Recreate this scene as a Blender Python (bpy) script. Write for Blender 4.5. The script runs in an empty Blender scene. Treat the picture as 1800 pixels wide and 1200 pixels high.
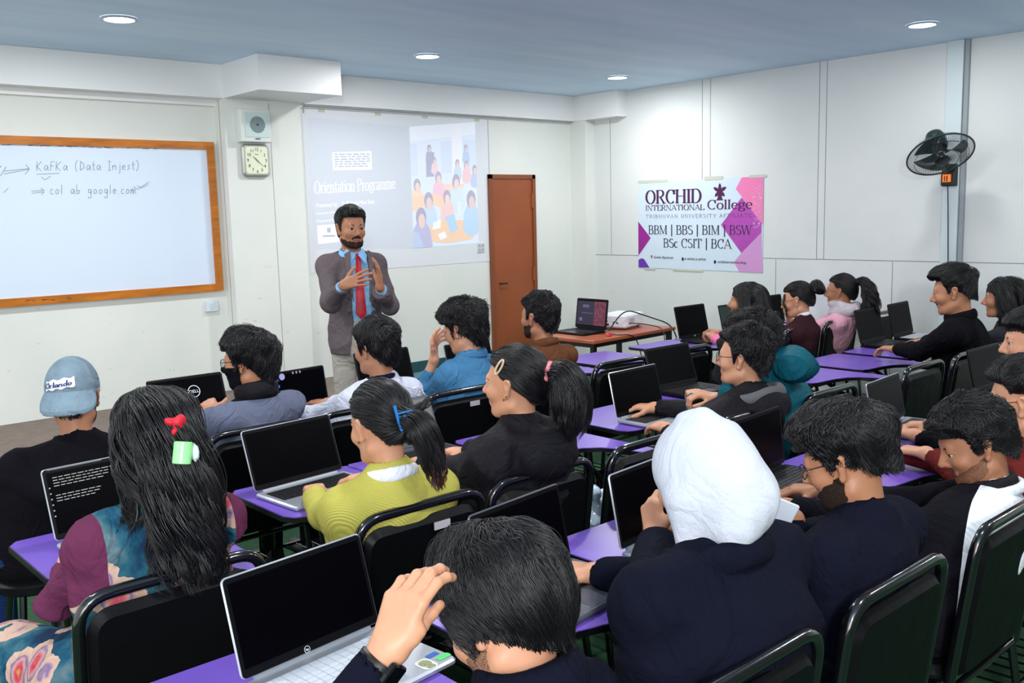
import bpy, math, random
import numpy as np
from mathutils import Vector, Matrix
SC = bpy.context.scene
COL = SC.collection
rng = np.random.default_rng(7)
random.seed(7)

# ------------------------------------------------------------------ camera
FPX = 1643.0
CAMH = 1.67
def nrm(v):
    v = np.asarray(v, float); return v/np.linalg.norm(v)
_X = nrm((1850, 273, -FPX)); _Y0 = nrm((-1487, 187, -FPX)); _Y = nrm(_Y0-_X*(_X@_Y0)); _Z = np.cross(_X, _Y)
CM = np.array([_X, _Y, _Z])                    # camera space -> room space
CAMP = np.array([0, 0, CAMH])
cam_d = bpy.data.cameras.new('camera'); cam_d.sensor_width = 36; cam_d.lens = FPX/1800*36; cam_d.clip_start = .05
cam = bpy.data.objects.new('camera', cam_d); COL.objects.link(cam)
_m = Matrix([list(CM[0])+[0], list(CM[1])+[0], list(CM[2])+[CAMH], [0, 0, 0, 1]])
cam.matrix_world = _m
SC.camera = cam
def ray(px, py): return CM@nrm((px-900, 600-py, -FPX))
def atZ(px, py, z): d = ray(px, py); return CAMP+d*((z-CAMH)/d[2])
def atY(px, py, y): d = ray(px, py); return CAMP+d*(y/d[1])
def atX(px, py, x): d = ray(px, py); return CAMP+d*(x/d[0])

# ------------------------------------------------------------------ light
SC.view_settings.view_transform = 'Standard'
SC.view_settings.look = 'None'
SC.view_settings.gamma = 1
SC.view_settings.use_curve_mapping = False
SC.view_settings.exposure = 0.06
W = bpy.data.worlds.new('room_world'); SC.world = W; W.use_nodes = True
W.node_tree.nodes['Background'].inputs[0].default_value = (.93, .97, 1.0, 1)
W.node_tree.nodes['Background'].inputs[1].default_value = 1.15
def area(name, loc, target, size, power, color=(1, 1, 1)):
    l = bpy.data.lights.new(name, 'AREA'); l.shape = 'SQUARE'; l.size = size; l.energy = power; l.color = color
    o = bpy.data.objects.new(name, l); COL.objects.link(o); o.location = loc
    o.rotation_euler = (Vector(target)-Vector(loc)).to_track_quat('-Z', 'Y').to_euler()
    return o
area('camera_flash', (-1.0, -1.3, 2.35), (4.6, 4.6, 1.5), .25, 105, (1, .99, .98))
area('ceiling_fill_light', (-2.0, -1.6, 1.5), (2.6, 2.6, 2.8), 2.0, 80, (.95, .98, 1))  # added fill behind the camera, aimed up at the ceiling; no window is built

# ------------------------------------------------------------------ materials
def lin(c):
    return tuple((x/255/12.92 if x/255 <= .04045 else ((x/255+.055)/1.055)**2.4) for x in c)
MATS = {}
def mat(name, rgb, rough=.6, metal=0., spec=.5, bump=0., bscale=60., vary=0., vscale=8., emit=0., sheen=0., coat=0., alpha=1., sss=0.):
    if name in MATS: return MATS[name]
    m = bpy.data.materials.new(name); m.use_nodes = True
    nt = m.node_tree; b = nt.nodes['Principled BSDF']
    c = lin(rgb)+(1,)
    b.inputs['Base Color'].default_value = c
    b.inputs['Roughness'].default_value = rough
    b.inputs['Metallic'].default_value = metal
    b.inputs['Specular IOR Level'].default_value = spec
    b.inputs['Coat Weight'].default_value = coat
    b.inputs['Sheen Weight'].default_value = sheen
    b.inputs['Alpha'].default_value = alpha
    if sss:
        b.inputs['Subsurface Weight'].default_value = sss
        b.inputs['Subsurface Radius'].default_value = (.012, .005, .003)
        b.inputs['Subsurface Scale'].default_value = 1
    if emit:
        b.inputs['Emission Color'].default_value = c; b.inputs['Emission Strength'].default_value = emit
    tc = nt.nodes.new('ShaderNodeTexCoord')
    if vary:
        n = nt.nodes.new('ShaderNodeTexNoise'); n.inputs['Scale'].default_value = vscale; n.inputs['Detail'].default_value = 5
        nt.links.new(tc.outputs['Object'], n.inputs['Vector'])
        r = nt.nodes.new('ShaderNodeValToRGB')
        r.color_ramp.elements[0].position = .3; r.color_ramp.elements[1].position = .7
        r.color_ramp.elements[0].color = tuple(x*(1-vary) for x in c[:3])+(1,)
        r.color_ramp.elements[1].color = tuple(min(1, x*(1+vary*.6)) for x in c[:3])+(1,)
        nt.links.new(n.outputs['Fac'], r.inputs['Fac']); nt.links.new(r.outputs['Color'], b.inputs['Base Color'])
        if emit: nt.links.new(r.outputs['Color'], b.inputs['Emission Color'])
    if bump:
        n = nt.nodes.new('ShaderNodeTexNoise'); n.inputs['Scale'].default_value = bscale; n.inputs['Detail'].default_value = 4
        nt.links.new(tc.outputs['Object'], n.inputs['Vector'])
        bp = nt.nodes.new('ShaderNodeBump'); bp.inputs['Strength'].default_value = bump; bp.inputs['Distance'].default_value = .01
        nt.links.new(n.outputs['Fac'], bp.inputs['Height']); nt.links.new(bp.outputs['Normal'], b.inputs['Normal'])
    MATS[name] = m
    return m
def nodes_of(m): return m.node_tree, m.node_tree.nodes['Principled BSDF']

# painted wall: cool off-white with faint patches, scuffs and small chips
def wall_mat(name, rgb, scuff=1.):
    m = mat(name, rgb, rough=.55, spec=.3, bump=.06, bscale=14)
    nt, b = nodes_of(m); N = nt.nodes.new; L = nt.links.new
    tc = N('ShaderNodeTexCoord')
    n1 = N('ShaderNodeTexNoise'); n1.inputs['Scale'].default_value = 1.3; n1.inputs['Detail'].default_value = 6; L(tc.outputs['Object'], n1.inputs['Vector'])
    r1 = N('ShaderNodeValToRGB'); r1.color_ramp.elements[0].position = .35; r1.color_ramp.elements[1].position = .62
    c = lin(rgb)
    r1.color_ramp.elements[0].color = (c[0]*.93, c[1]*.95, c[2]*.95, 1); r1.color_ramp.elements[1].color = c+(1,)
    L(n1.outputs['Fac'], r1.inputs['Fac'])
    mp = N('ShaderNodeMapping'); mp.inputs['Scale'].default_value = (1, 1, 3.2); L(tc.outputs['Object'], mp.inputs['Vector'])
    n2 = N('ShaderNodeTexNoise'); n2.inputs['Scale'].default_value = 9; n2.inputs['Detail'].default_value = 9; n2.inputs['Roughness'].default_value = .75; L(mp.outputs['Vector'], n2.inputs['Vector'])
    r2 = N('ShaderNodeValToRGB'); r2.color_ramp.elements[0].position = .635; r2.color_ramp.elements[0].color = (0, 0, 0, 1)
    r2.color_ramp.elements[1].position = .70; r2.color_ramp.elements[1].color = (1, 1, 1, 1); L(n2.outputs['Fac'], r2.inputs['Fac'])
    # scuffs keep mostly to the band where chair backs rub the wall
    sp = N('ShaderNodeSeparateXYZ'); L(tc.outputs['Object'], sp.inputs[0])
    band = N('ShaderNodeMapRange'); band.inputs[1].default_value = 1.45; band.inputs[2].default_value = .95; band.inputs[3].default_value = .12; band.inputs[4].default_value = .75*scuff
    L(sp.outputs['Z'], band.inputs[0])
    mu = N('ShaderNodeMath'); mu.operation = 'MULTIPLY'; L(r2.outputs['Color'], mu.inputs[0]); L(band.outputs[0], mu.inputs[1])
    mx = N('ShaderNodeMixRGB'); L(mu.outputs[0], mx.inputs[0]); L(r1.outputs['Color'], mx.inputs[1]); mx.inputs[2].default_value = lin((96, 98, 94))+(1,)
    L(mx.outputs[0], b.inputs['Base Color'])
    return m

# ------------------------------------------------------------------ mesh helpers
def tag(o, label=None, cat=None, group=None, kind=None):
    if label: o['label'] = label
    if cat: o['category'] = cat
    if group: o['group'] = group
    if kind: o['kind'] = kind
    return o
def thing(name, label, cat, loc=(0, 0, 0), rz=0., group=None):
    o = bpy.data.objects.new(name, None); COL.objects.link(o); o.empty_display_size = .1
    o.location = loc; o.rotation_euler = (0, 0, rz)
    return tag(o, label, cat, group)
class MB:
    """collects simple solids and links them as one mesh object"""
    def __init__(s): s.v = []; s.f = []; s.mi = []; s.cur = 0
    def add(s, vs, fs):
        o = len(s.v); s.v += [tuple(map(float, p)) for p in vs]; s.f += [tuple(i+o for i in f) for f in fs]; s.mi += [s.cur]*len(fs); return s
    def box(s, lo, hi, M=None):
        x0, y0, z0 = lo; x1, y1, z1 = hi
        vs = [(x0, y0, z0), (x1, y0, z0), (x1, y1, z0), (x0, y1, z0), (x0, y0, z1), (x1, y0, z1), (x1, y1, z1), (x0, y1, z1)]
        if M is not None: vs = [tuple(M@Vector(p)) for p in vs]
        return s.add(vs, [(0, 3, 2, 1), (4, 5, 6, 7), (0, 1, 5, 4), (1, 2, 6, 5), (2, 3, 7, 6), (3, 0, 4, 7)])
    def rbox(s, lo, hi, r=.01, M=None, seg=3):
        """box with rounded vertical edges and softened top/bottom rims"""
        x0, y0, z0 = lo; x1, y1, z1 = hi
        r = min(r, (x1-x0)/2.01, (y1-y0)/2.01); b = min(r*.4, (z1-z0)/2.2)
        def ring(ins, z):
            out = []
            for cx, cy, a0 in ((x1-r, y1-r, 0), (x0+r, y1-r, 90), (x0+r, y0+r, 180), (x1-r, y0+r, 270)):
                for k in range(seg+1):
                    a = math.radians(a0+90*k/seg); out.append((cx+(r-ins)*math.cos(a), cy+(r-ins)*math.sin(a), z))
            return out
        rings = [ring(b, z0), ring(0, z0+b), ring(0, z1-b), ring(b, z1)]
        n = len(rings[0]); vs = sum(rings, [])
        if M is not None: vs = [tuple(M@Vector(p)) for p in vs]
        fs = [tuple(range(n-1, -1, -1)), tuple(range(3*n, 4*n))]
        for q in range(3):
            for i in range(n): j = (i+1) % n; fs.append((q*n+i, q*n+j, (q+1)*n+j, (q+1)*n+i))
        return s.add(vs, fs)
    def prism(s, pts, z0, z1, M=None):
        n = len(pts); vs = [(x, y, z0) for x, y in pts]+[(x, y, z1) for x, y in pts]
        if M is not None: vs = [tuple(M@Vector(p)) for p in vs]
        fs = [tuple(range(n-1, -1, -1)), tuple(range(n, 2*n))]+[(i, (i+1) % n, n+(i+1) % n, n+i) for i in range(n)]
        return s.add(vs, fs)
    def poly(s, pts): return s.add(pts, [tuple(range(len(pts)))])
    def tube(s, pts, r, seg=8, caps=True, closed=False):
        P = [np.array(p, float) for p in pts]; n = len(P); rr = r if isinstance(r, (list, tuple, np.ndarray)) else [r]*n
        up = None; vs = []
        for i in range(n):
            if closed: t = P[(i+1) % n]-P[i-1]
            else: t = P[min(i+1, n-1)]-P[max(i-1, 0)]
            t = t/(np.linalg.norm(t)+1e-9)
            if up is None:
                a = np.array([0, 0, 1.]) if abs(t[2]) < .9 else np.array([1., 0, 0]); up = np.cross(t, a); up /= np.linalg.norm(up)
            else:
                up = up-t*(up@t); up /= np.linalg.norm(up)+1e-9
            w = np.cross(t, up)
            for k in range(seg):
                a = 2*math.pi*k/seg; vs.append(P[i]+(up*math.cos(a)+w*math.sin(a))*rr[i])
        fs = []
        for i in range(n if closed else n-1):
            j = (i+1) % n
            for k in range(seg): l = (k+1) % seg; fs.append((i*seg+k, i*seg+l, j*seg+l, j*seg+k))
        if caps and not closed: fs += [tuple(range(seg-1, -1, -1)), tuple(range((n-1)*seg, n*seg))]
        return s.add(vs, fs)
    def lathe(s, prof, seg=24, M=None, caps=True):
        """prof: list of (r, z)"""
        vs = []
        for r, z in prof:
            for k in range(seg): a = 2*math.pi*k/seg; vs.append((r*math.cos(a), r*math.sin(a), z))
        if M is not None: vs = [tuple(M@Vector(p)) for p in vs]
        fs = []
        for i in range(len(prof)-1):
            for k in range(seg): l = (k+1) % seg; fs.append((i*seg+k, i*seg+l, (i+1)*seg+l, (i+1)*seg+k))
        if caps: fs += [tuple(range(seg-1, -1, -1)), tuple(range((len(prof)-1)*seg, len(prof)*seg))]
        return s.add(vs, fs)
    def obj(s, name, m, parent=None, smooth=False, off=None, label=None):
        me = bpy.data.meshes.new(name)
        vs = s.v
        if off is not None: vs = [(x-off[0], y-off[1], z-off[2]) for x, y, z in vs]
        me.from_pydata(vs, [], s.f)
        ms = m if isinstance(m, (list, tuple)) else [m]
        for q in ms: me.materials.append(q)
        if len(ms) > 1: me.polygons.foreach_set('material_index', s.mi)
        if smooth:
            me.polygons.foreach_set('use_smooth', [True]*len(me.polygons))
            me.set_sharp_from_angle(angle=math.radians(38))
        me.update()
        o = bpy.data.objects.new(name, me); COL.objects.link(o)
        if parent is not None: o.parent = parent
        if off is not None and parent is None: o.location = off
        if label: o['label'] = label
        return o
def arc_path(pts, r=.05, n=5):
    """polyline with its inner corners rounded"""
    P = [np.array(p, float) for p in pts]; out = [P[0]]
    for i in range(1, len(P)-1):
        a = P[i-1]-P[i]; b = P[i+1]-P[i]; la = np.linalg.norm(a); lb = np.linalg.norm(b); q = min(r, la*.49, lb*.49)
        A = P[i]+a/la*q; B = P[i]+b/lb*q
        for k in range(n+1):
            t = k/n; out.append((1-t)**2*A+2*t*(1-t)*P[i]+t*t*B)
    out.append(P[-1]); return out
def text(s, name, body, origin, U, V, size, m, parent=None, depth=.0006, shear=0, bold=0, align='LEFT', sx=1.):
    """flat lettering standing on the plane U (right), V (up)"""
    c = bpy.data.curves.new(name, 'FONT'); c.body = body; c.size = size; c.shear = shear; c.offset = bold; c.align_x = align; c.extrude = depth/2
    c.resolution_u = 3
    o = bpy.data.objects.new(name, c); COL.objects.link(o)
    dg = bpy.context.evaluated_depsgraph_get(); me = bpy.data.meshes.new_from_object(o.evaluated_get(dg))
    bpy.data.objects.remove(o); bpy.data.curves.remove(c)
    U = Vector(nrm(U)); V = Vector(nrm(V)); Nn = U.cross(V)
    M = Matrix.Identity(4)
    for i in range(3): M[i][0] = U[i]*sx; M[i][1] = V[i]; M[i][2] = Nn[i]; M[i][3] = origin[i]
    me.transform(M); me.materials.clear(); me.materials.append(m)
    if s is not None:
        s.add([v.co[:] for v in me.vertices], [tuple(p.vertices) for p in me.polygons]); bpy.data.meshes.remove(me); return None
    o = bpy.data.objects.new(name, me); COL.objects.link(o)
    if parent: o.parent = parent
    return o

# serif lettering: skeleton strokes swept with a broad nib plus slab serifs
def _arc(cx, cy, rx, ry, a0, a1, n=14): return [(cx+rx*math.cos(math.radians(a0+(a1-a0)*i/n)), cy+ry*math.sin(math.radians(a0+(a1-a0)*i/n))) for i in range(n+1)]
def _gl():
    G = {}
    st = lambda x, y0=0, y1=1: [(x, y0), (x, y1)]
    G['A'] = (.78, [[(.06, 0), (.38, 1)], [(.38, 1), (.72, 0)], [(.18, .34), (.6, .34)]], [(.06, 0), (.72, 0)])
    G['B'] = (.68, [st(.14), [(.14, 1), (.34, 1)]+_arc(.34, .76, .2, .24, 90, -90)+[(.14, .52)], [(.14, .52), (.36, .52)]+_arc(.36, .26, .24, .26, 90, -90)+[(.14, 0)]], [(.14, 0), (.14, 1)])
    G['C'] = (.76, [_arc(.42, .5, .32, .5, 48, 312, 24), [(.66, .68), (.66, .98)]], [])
    G['D'] = (.8, [st(.14), [(.14, 1), (.34, 1)]+_arc(.34, .5, .36, .5, 90, -90, 20)+[(.14, 0)]], [(.14, 0), (.14, 1)])
    G['E'] = (.66, [st(.14), [(.14, 1), (.58, 1), (.58, .82)], [(.14, .52), (.46, .52)], [(.14, 0), (.6, 0), (.6, .2)]], [(.14, 0), (.14, 1)])
    G['F'] = (.62, [st(.14), [(.14, 1), (.57, 1), (.57, .82)], [(.14, .52), (.45, .52)]], [(.14, 0), (.14, 1)])
    G['H'] = (.84, [st(.14), st(.68), [(.14, .52), (.68, .52)]], [(.14, 0), (.14, 1), (.68, 0), (.68, 1)])
    G['I'] = (.32, [st(.16)], [(.16, 0), (.16, 1)])
    G['L'] = (.62, [st(.14), [(.14, 0), (.58, 0), (.58, .22)]], [(.14, 0), (.14, 1)])
    G['M'] = (.98, [[(.14, 0), (.14, 1)], [(.14, 1), (.48, .05)], [(.48, .05), (.82, 1)], st(.82)], [(.14, 0), (.14, 1), (.82, 0), (.82, 1)])
    G['N'] = (.82, [[(.12, 0), (.12, 1)], [(.12, 1), (.68, 0)], [(.68, 0), (.68, 1)]], [(.12, 0), (.12, 1), (.68, 1)])
    G['O'] = (.84, [_arc(.42, .5, .33, .5, 0, 360, 30)], [])
    G['P'] = (.66, [st(.14), [(.14, 1), (.34, 1)]+_arc(.34, .74, .24, .26, 90, -90)+[(.14, .48)]], [(.14, 0), (.14, 1)])
    G['R'] = (.74, [st(.14), [(.14, 1), (.34, 1)]+_arc(.34, .75, .24, .25, 90, -90)+[(.14, .5)], [(.34, .5), (.64, 0)]], [(.14, 0), (.14, 1), (.66, 0)])
    G['S'] = (.6, [_arc(.31, .74, .21, .25, 40, 200, 12)+_arc(.31, .26, .23, .26, 60, -150, 16)], [])
    G['T'] = (.72, [st(.36), [(.06, .8), (.06, 1), (.66, 1), (.66, .8)]], [(.36, 0)])
    G['U'] = (.8, [[(.14, 1), (.14, .32)]+_arc(.4, .32, .26, .32, 180, 360, 14)+[(.66, 1)]], [(.14, 1), (.66, 1)])
    G['V'] = (.76, [[(.06, 1), (.38, 0)], [(.38, 0), (.7, 1)]], [(.06, 1), (.7, 1)])
    G['W'] = (1.06, [[(.05, 1), (.3, 0)], [(.3, 0), (.54, 1)], [(.54, 1), (.78, 0)], [(.78, 0), (1.0, 1)]], [(.05, 1), (.54, 1), (1.0, 1)])
    G['Y'] = (.74, [[(.06, 1), (.37, .48)], [(.37, .48), (.68, 1)], [(.37, 0), (.37, .48)]], [(.06, 1), (.68, 1), (.37, 0)])
    G['c'] = (.5, [_arc(.27, .33, .2, .33, 50, 310, 18)], [])
    G['o'] = (.58, [_arc(.29, .33, .22, .33, 0, 360, 24)], [])
    G['e'] = (.54, [[(.08, .36), (.47, .36)]+_arc(.28, .33, .2, .33, 5, 315, 20)], [])
    G['a'] = (.52, [_arc(.24, .48, .16, .18, 150, 0, 8)+[(.4, .06), (.48, .02)], _arc(.24, .17, .16, .18, 60, 330, 14)], [])
    G['l'] = (.28, [st(.14)], [(.14, 0), (.14, 1)])
    G['i'] = (.28, [st(.14, 0, .64), [(.14, .82), (.14, .93)]], [(.14, 0), (.1, .64)])
    G['g'] = (.56, [_arc(.27, .44, .17, .21, 0, 360, 20), _arc(.28, -.08, .22, .17, 0, 360, 20), [(.12, .27), (.12, .1), (.3, .08)], [(.4, .6), (.52, .64)]], [])
    G['n'] = (.62, [st(.13, 0, .64), [(.13, .48)]+_arc(.3, .46, .17, .18, 150, 0, 8)+[(.47, 0)]], [(.13, 0), (.47, 0), (.1, .64)])
    G['m'] = (.92, [st(.13, 0, .64), [(.13, .48)]+_arc(.29, .46, .16, .18, 150, 0, 8)+[(.45, 0)], [(.45, .48)]+_arc(.61, .46, .16, .18, 150, 0, 8)+[(.77, 0)]], [(.13, 0), (.45, 0), (.77, 0)])
    G['r'] = (.44, [st(.13, 0, .64), [(.13, .46)]+_arc(.31, .44, .16, .2, 150, 60, 6)], [(.13, 0), (.1, .64)])
    G['t'] = (.38, [[(.16, .86), (.16, .12)]+_arc(.27, .12, .11, .12, 180, 290, 6), [(.03, .62), (.34, .62)]], [])
    G['|'] = (.34, [st(.17, -.22, 1.08)], [])
    G[' '] = (.34, [], [])
    return G
GLYPH = _gl()
def serif(mb, s, origin, U, V, h, T=.15, t=.05, sx=1., track=0., off=.0012, width=None):
    """adds the string to a mesh builder; h is the cap height; width scales the line to fit"""
    U = nrm(U); V = nrm(V); Nn = np.cross(U, V); O = np.asarray(origin, float)+Nn*off
    tot = sum(GLYPH[c][0]+track for c in s)
    if width: sx = width/(tot*h)
    x = 0.; nq = 0
    for c in s:
        w, strokes, ser = GLYPH[c]
        for st in strokes:
            for (ax, ay), (bx, by) in zip(st[:-1], st[1:]):
                dx, dy = (bx-ax)*sx, by-ay; L = math.hypot(dx, dy)+1e-9
                wd = t+(T-t)*(abs(dy)/L)**1.5
                if c in 'AVWYMN' and dx*dy > 0 and L > .3 and abs(dx) > .02: wd = t*1.1      # up-strokes stay thin
                if c in 'MN' and abs(bx-ax) < .01 and ax < .3: wd = t*1.1
                if c == 'N' and abs(bx-ax) < .01: wd = t*1.1
                px, py = -dy/L*wd/2, dx/L*wd/2; ex, ey = dx/L*t*.4, dy/L*t*.4
                q = [((x+ax)*sx-ex+px, ay-ey+py), ((x+ax)*sx-ex-px, ay-ey-py), ((x+bx)*sx+ex-px, by+ey-py), ((x+bx)*sx+ex+px, by+ey+py)]
                nq = (nq+1) % 9; mb.add([O+U*a*h+V*b*h+Nn*nq*4e-5 for a, b in q], [(0, 1, 2, 3)])
        for (ax, ay) in ser:
            sw = T*.5+.07; y0 = ay-t*.1 if ay < .2 else ay-t
            q = [((x+ax)*sx-sw, y0), ((x+ax)*sx+sw, y0), ((x+ax)*sx+sw, y0+t*1.1), ((x+ax)*sx-sw, y0+t*1.1)]
            nq = (nq+1) % 9; mb.add([O+U*a*h+V*b*h+Nn*(nq+9)*4e-5 for a, b in q], [(0, 1, 2, 3)])
        x += w+track
    return x*sx*h
def strokes(mb, lines, f, w=.004):
    """hand-drawn strokes; f maps 2D to 3D"""
    for ln in lines:
        for (a, b) in zip(ln[:-1], ln[1:]):
            dx, dy = b[0]-a[0], b[1]-a[1]; L = math.hypot(dx, dy)+1e-9; px, py = -dy/L*w/2, dx/L*w/2
            mb.add([f(a[0]+px, a[1]+py), f(a[0]-px, a[1]-py), f(b[0]-px, b[1]-py), f(b[0]+px, b[1]+py)], [(0, 1, 2, 3)])
# ------------------------------------------------------------------ the room
CEIL = 2.82; YF = 6.75; YB = 6.92; XR = 7.10
M_wall = wall_mat('wall_paint', (226, 229, 224))
M_wallr = wall_mat('right_wall_paint', (219, 223, 222), 1.0)
M_beam = mat('beam_paint', (232, 234, 234), rough=.5, bump=.05, bscale=20)
M_line = mat('seam_line_grey', (120, 128, 130), rough=.9)  # even grey for the wall panel joints
M_black = mat('black_plastic', (14, 14, 17), rough=.35)
def structure(o): o['kind'] = 'structure'; return o
def sbox(name, lo, hi, m): return structure(MB().box(lo, hi).obj(name, m))

# ceiling: blue-grey painted boards
M_ceil = mat('ceiling_paint', (178, 200, 218), rough=.55, spec=.35, bump=.05, bscale=5)
nt, b = nodes_of(M_ceil); N = nt.nodes.new; L = nt.links.new
tc = N('ShaderNodeTexCoord'); mp = N('ShaderNodeMapping'); mp.inputs['Scale'].default_value = (.35, 2.2, 1); L(tc.outputs['Object'], mp.inputs[0])
n1 = N('ShaderNodeTexNoise'); n1.inputs['Scale'].default_value = 1.6; n1.inputs['Detail'].default_value = 4; L(mp.outputs[0], n1.inputs['Vector'])
r1 = N('ShaderNodeValToRGB'); r1.color_ramp.elements[0].position = .35; r1.color_ramp.elements[1].position = .68
r1.color_ramp.elements[0].color = lin((198, 224, 246))+(1,); r1.color_ramp.elements[1].color = lin((214, 236, 253))+(1,)
L(n1.outputs['Fac'], r1.inputs['Fac']); L(r1.outputs['Color'], b.inputs['Base Color'])
sbox('ceiling', (-2.5, -2.5, CEIL), (XR+.2, YB+.2, CEIL+.1), M_ceil)

# floor: dark green carpet
M_floor = mat('green_carpet', (36, 84, 52), rough=.95, bump=.5, bscale=300, vary=.25, vscale=30)
sbox('floor', (-2.5, -2.5, -.1), (XR+.2, YB+.2, 0), M_floor)

# front wall: recessed bay behind the whiteboard, pillar, projection bay, door bay
for lo_, hi_ in (((-2.5, YB, 0), (3.2, YB+.15, CEIL)), ((3.2, YF+.08, 0), (5.84, YB+.15, CEIL)), ((5.84, YF+.08, 2.04), (6.44, YB+.15, CEIL)), ((6.44, YF+.08, 0), (XR, YB+.15, CEIL))): sbox('wall_front', lo_, hi_, M_wall)
sbox('wall_right', (XR, -2.5, 0), (XR+.15, YB+.15, CEIL), M_wallr)
sbox('trim_1', (3.2, YF, 0), (3.84, YF+.085, 2.58), M_wall)          # pillar
sbox('trim_2', (-2.5, YF-.0, 2.575), (XR, YF+.17, CEIL-.001), M_beam)        # beam on the front wall
bx = MB().box((3.2, 6.17, 2.575), (3.87, 6.755, CEIL-.001)); structure(bx.obj('trim_3', M_beam))
sbox('trim_4', (6.96, 6.18, 2.575), (XR+.01, 6.76, CEIL-.001), M_beam)      # short beam stub in the corner
sbox('trim_5', (6.97, 6.62, 0), (XR+.01, YF+.09, 2.575), M_wall)          # corner column
sbox('trim_6', (XR-.045, 2.96, 0), (XR+.01, 3.075, CEIL-.001), mat('trunking', (205, 220, 222), rough=.45))   # vertical strip behind the fan
sbox('trim_7', (XR-.03, 2.925, 0), (XR+.01, 2.955, CEIL-.001), mat('trunking_dark', (150, 158, 165), rough=.5))
sbox('trim_8', (-2.5, YB-.035, 2.53), (3.2, YB+.01, 2.576), M_beam)
sbox('trim_9', (3.84, YF+.055, 2.55), (XR, YF+.09, 2.576), M_beam)
sbox('wall_back_added', (-2.5, -2.6, 0), (XR+.15, -2.5, CEIL), mat('added_back_wall_grey', (128, 126, 122), rough=.8))  # unseen wall, added in darker grey to cut reflections on black surfaces
# panel seams on the right wall
seam = MB()
seam.box((XR-.002, -2, 1.224), (XR+.01, 6.62, 1.2285))
for y in (5.28, 5.19, 4.115, 4.05, 6.4): seam.box((XR-.0015, y-.002, 1.228), (XR+.01, y+.002, CEIL-.002))
for y in (4.5, 3.46): seam.box((XR-.0015, y-.002, .05), (XR+.01, y+.002, 1.22))
structure(seam.obj('trim_10', M_line))
seam = MB()
seam.box((-2.4, YB-.0015, 1.0), (-2.39, YB+.01, 2.5)); seam.box((3.84-.004, YF+.0795, 0), (3.84, YF+.085, 2.55))
seam.box((5.865, YF+.0785, 1.25), (5.869, YF+.085, 2.55)); seam.box((3.57, YF-.0012, 0), (3.573, YF+.01, 2.56)); 
structure(seam.obj('trim_11', M_line))
# rough plaster ridge with worn edge, low on the front wall behind the presenter
# dais along the front wall
M_dais = mat('dais_vinyl', (118, 104, 94), rough=.7, vary=.18, vscale=14, bump=.05)
M_edge = mat('dais_wood_edge', (168, 104, 34), rough=.4, vary=.25, vscale=18)
d = MB(); d.cur = 0; d.box((-2.5, 5.66, 0), (4.3, YB, .34)); structure(d.obj('trim_12', M_dais))
e = MB().box((-2.5, 5.62, 0), (4.32, 5.66, .35)).box((4.3, 5.66, 0), (4.34, YF+.0, .35)); structure(e.obj('trim_13', M_edge))
# painted dado and skirting on the door side
M_dado = mat('teal_dado', (36, 84, 88), rough=.7, vary=.2, vscale=6)
nt, b = nodes_of(M_dado); N = nt.nodes.new; L = nt.links.new
tc = N('ShaderNodeTexCoord'); sp = N('ShaderNodeSeparateXYZ'); L(tc.outputs['Object'], sp.inputs[0])
n1 = N('ShaderNodeTexNoise'); n1.inputs['Scale'].default_value = 7; L(tc.outputs['Object'], n1.inputs['Vector'])
ma = N('ShaderNodeMath'); ma.operation = 'MULTIPLY_ADD'; L(n1.outputs['Fac'], ma.inputs[0]); ma.inputs[1].default_value = .07; L(sp.outputs['Z'], ma.inputs[2])
r = N('ShaderNodeValToRGB'); r.color_ramp.interpolation = 'CONSTANT'; r.color_ramp.elements[0].position = 0; r.color_ramp.elements[0].color = lin((16, 62, 34))+(1,)
r.color_ramp.elements[1].position = .235; r.color_ramp.elements[1].color = lin((104, 158, 184))+(1,)
q = r.color_ramp.elements.new(.30); q.color = lin((30, 78, 84))+(1,)
L(ma.outputs[0], r.inputs['Fac']); L(r.outputs['Color'], b.inputs['Base Color'])
sbox('baseboard_front', (4.34, YF+.06, 0), (5.84, YF+.0805, .36), M_dado)
sbox('baseboard_front.001', (6.44, YF+.06, 0), (6.97, YF+.0805, .36), M_dado)
sbox('baseboard_right', (XR-.02, -2.5, 0), (XR+.01, 6.62, .12), M_dado)
# door
M_door = mat('brown_door_paint', (146, 74, 34), rough=.45, vary=.12, vscale=3, bump=.03)
dr = MB().box((5.88, YF+.065, .01), (6.40, YF+.1, 2.0)); structure(dr.obj('door_1', M_door))
fr = MB().box((5.84, YF+.05, 0), (5.88, YF+.12, 2.04)).box((6.40, YF+.05, 0), (6.44, YF+.12, 2.04)).box((5.84, YF+.05, 2.0), (6.44, YF+.12, 2.04)); structure(fr.obj('trim_14', mat('door_frame_paint', (128, 66, 32), rough=.45)))
hd = MB().tube(arc_path([(5.95, YF+.07, 1.0), (5.95, YF+.03, 1.0), (6.02, YF+.03, 1.0)], .01), .007).obj('door_handle', M_black, bpy.data.objects['door_1'])
MB().box((6.385, YF+.05, 1.72), (6.4, YF+.066, 1.86)).box((6.385, YF+.05, 1.0), (6.4, YF+.066, 1.14)).obj('hinge', M_door, bpy.data.objects['door_1'])

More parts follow.
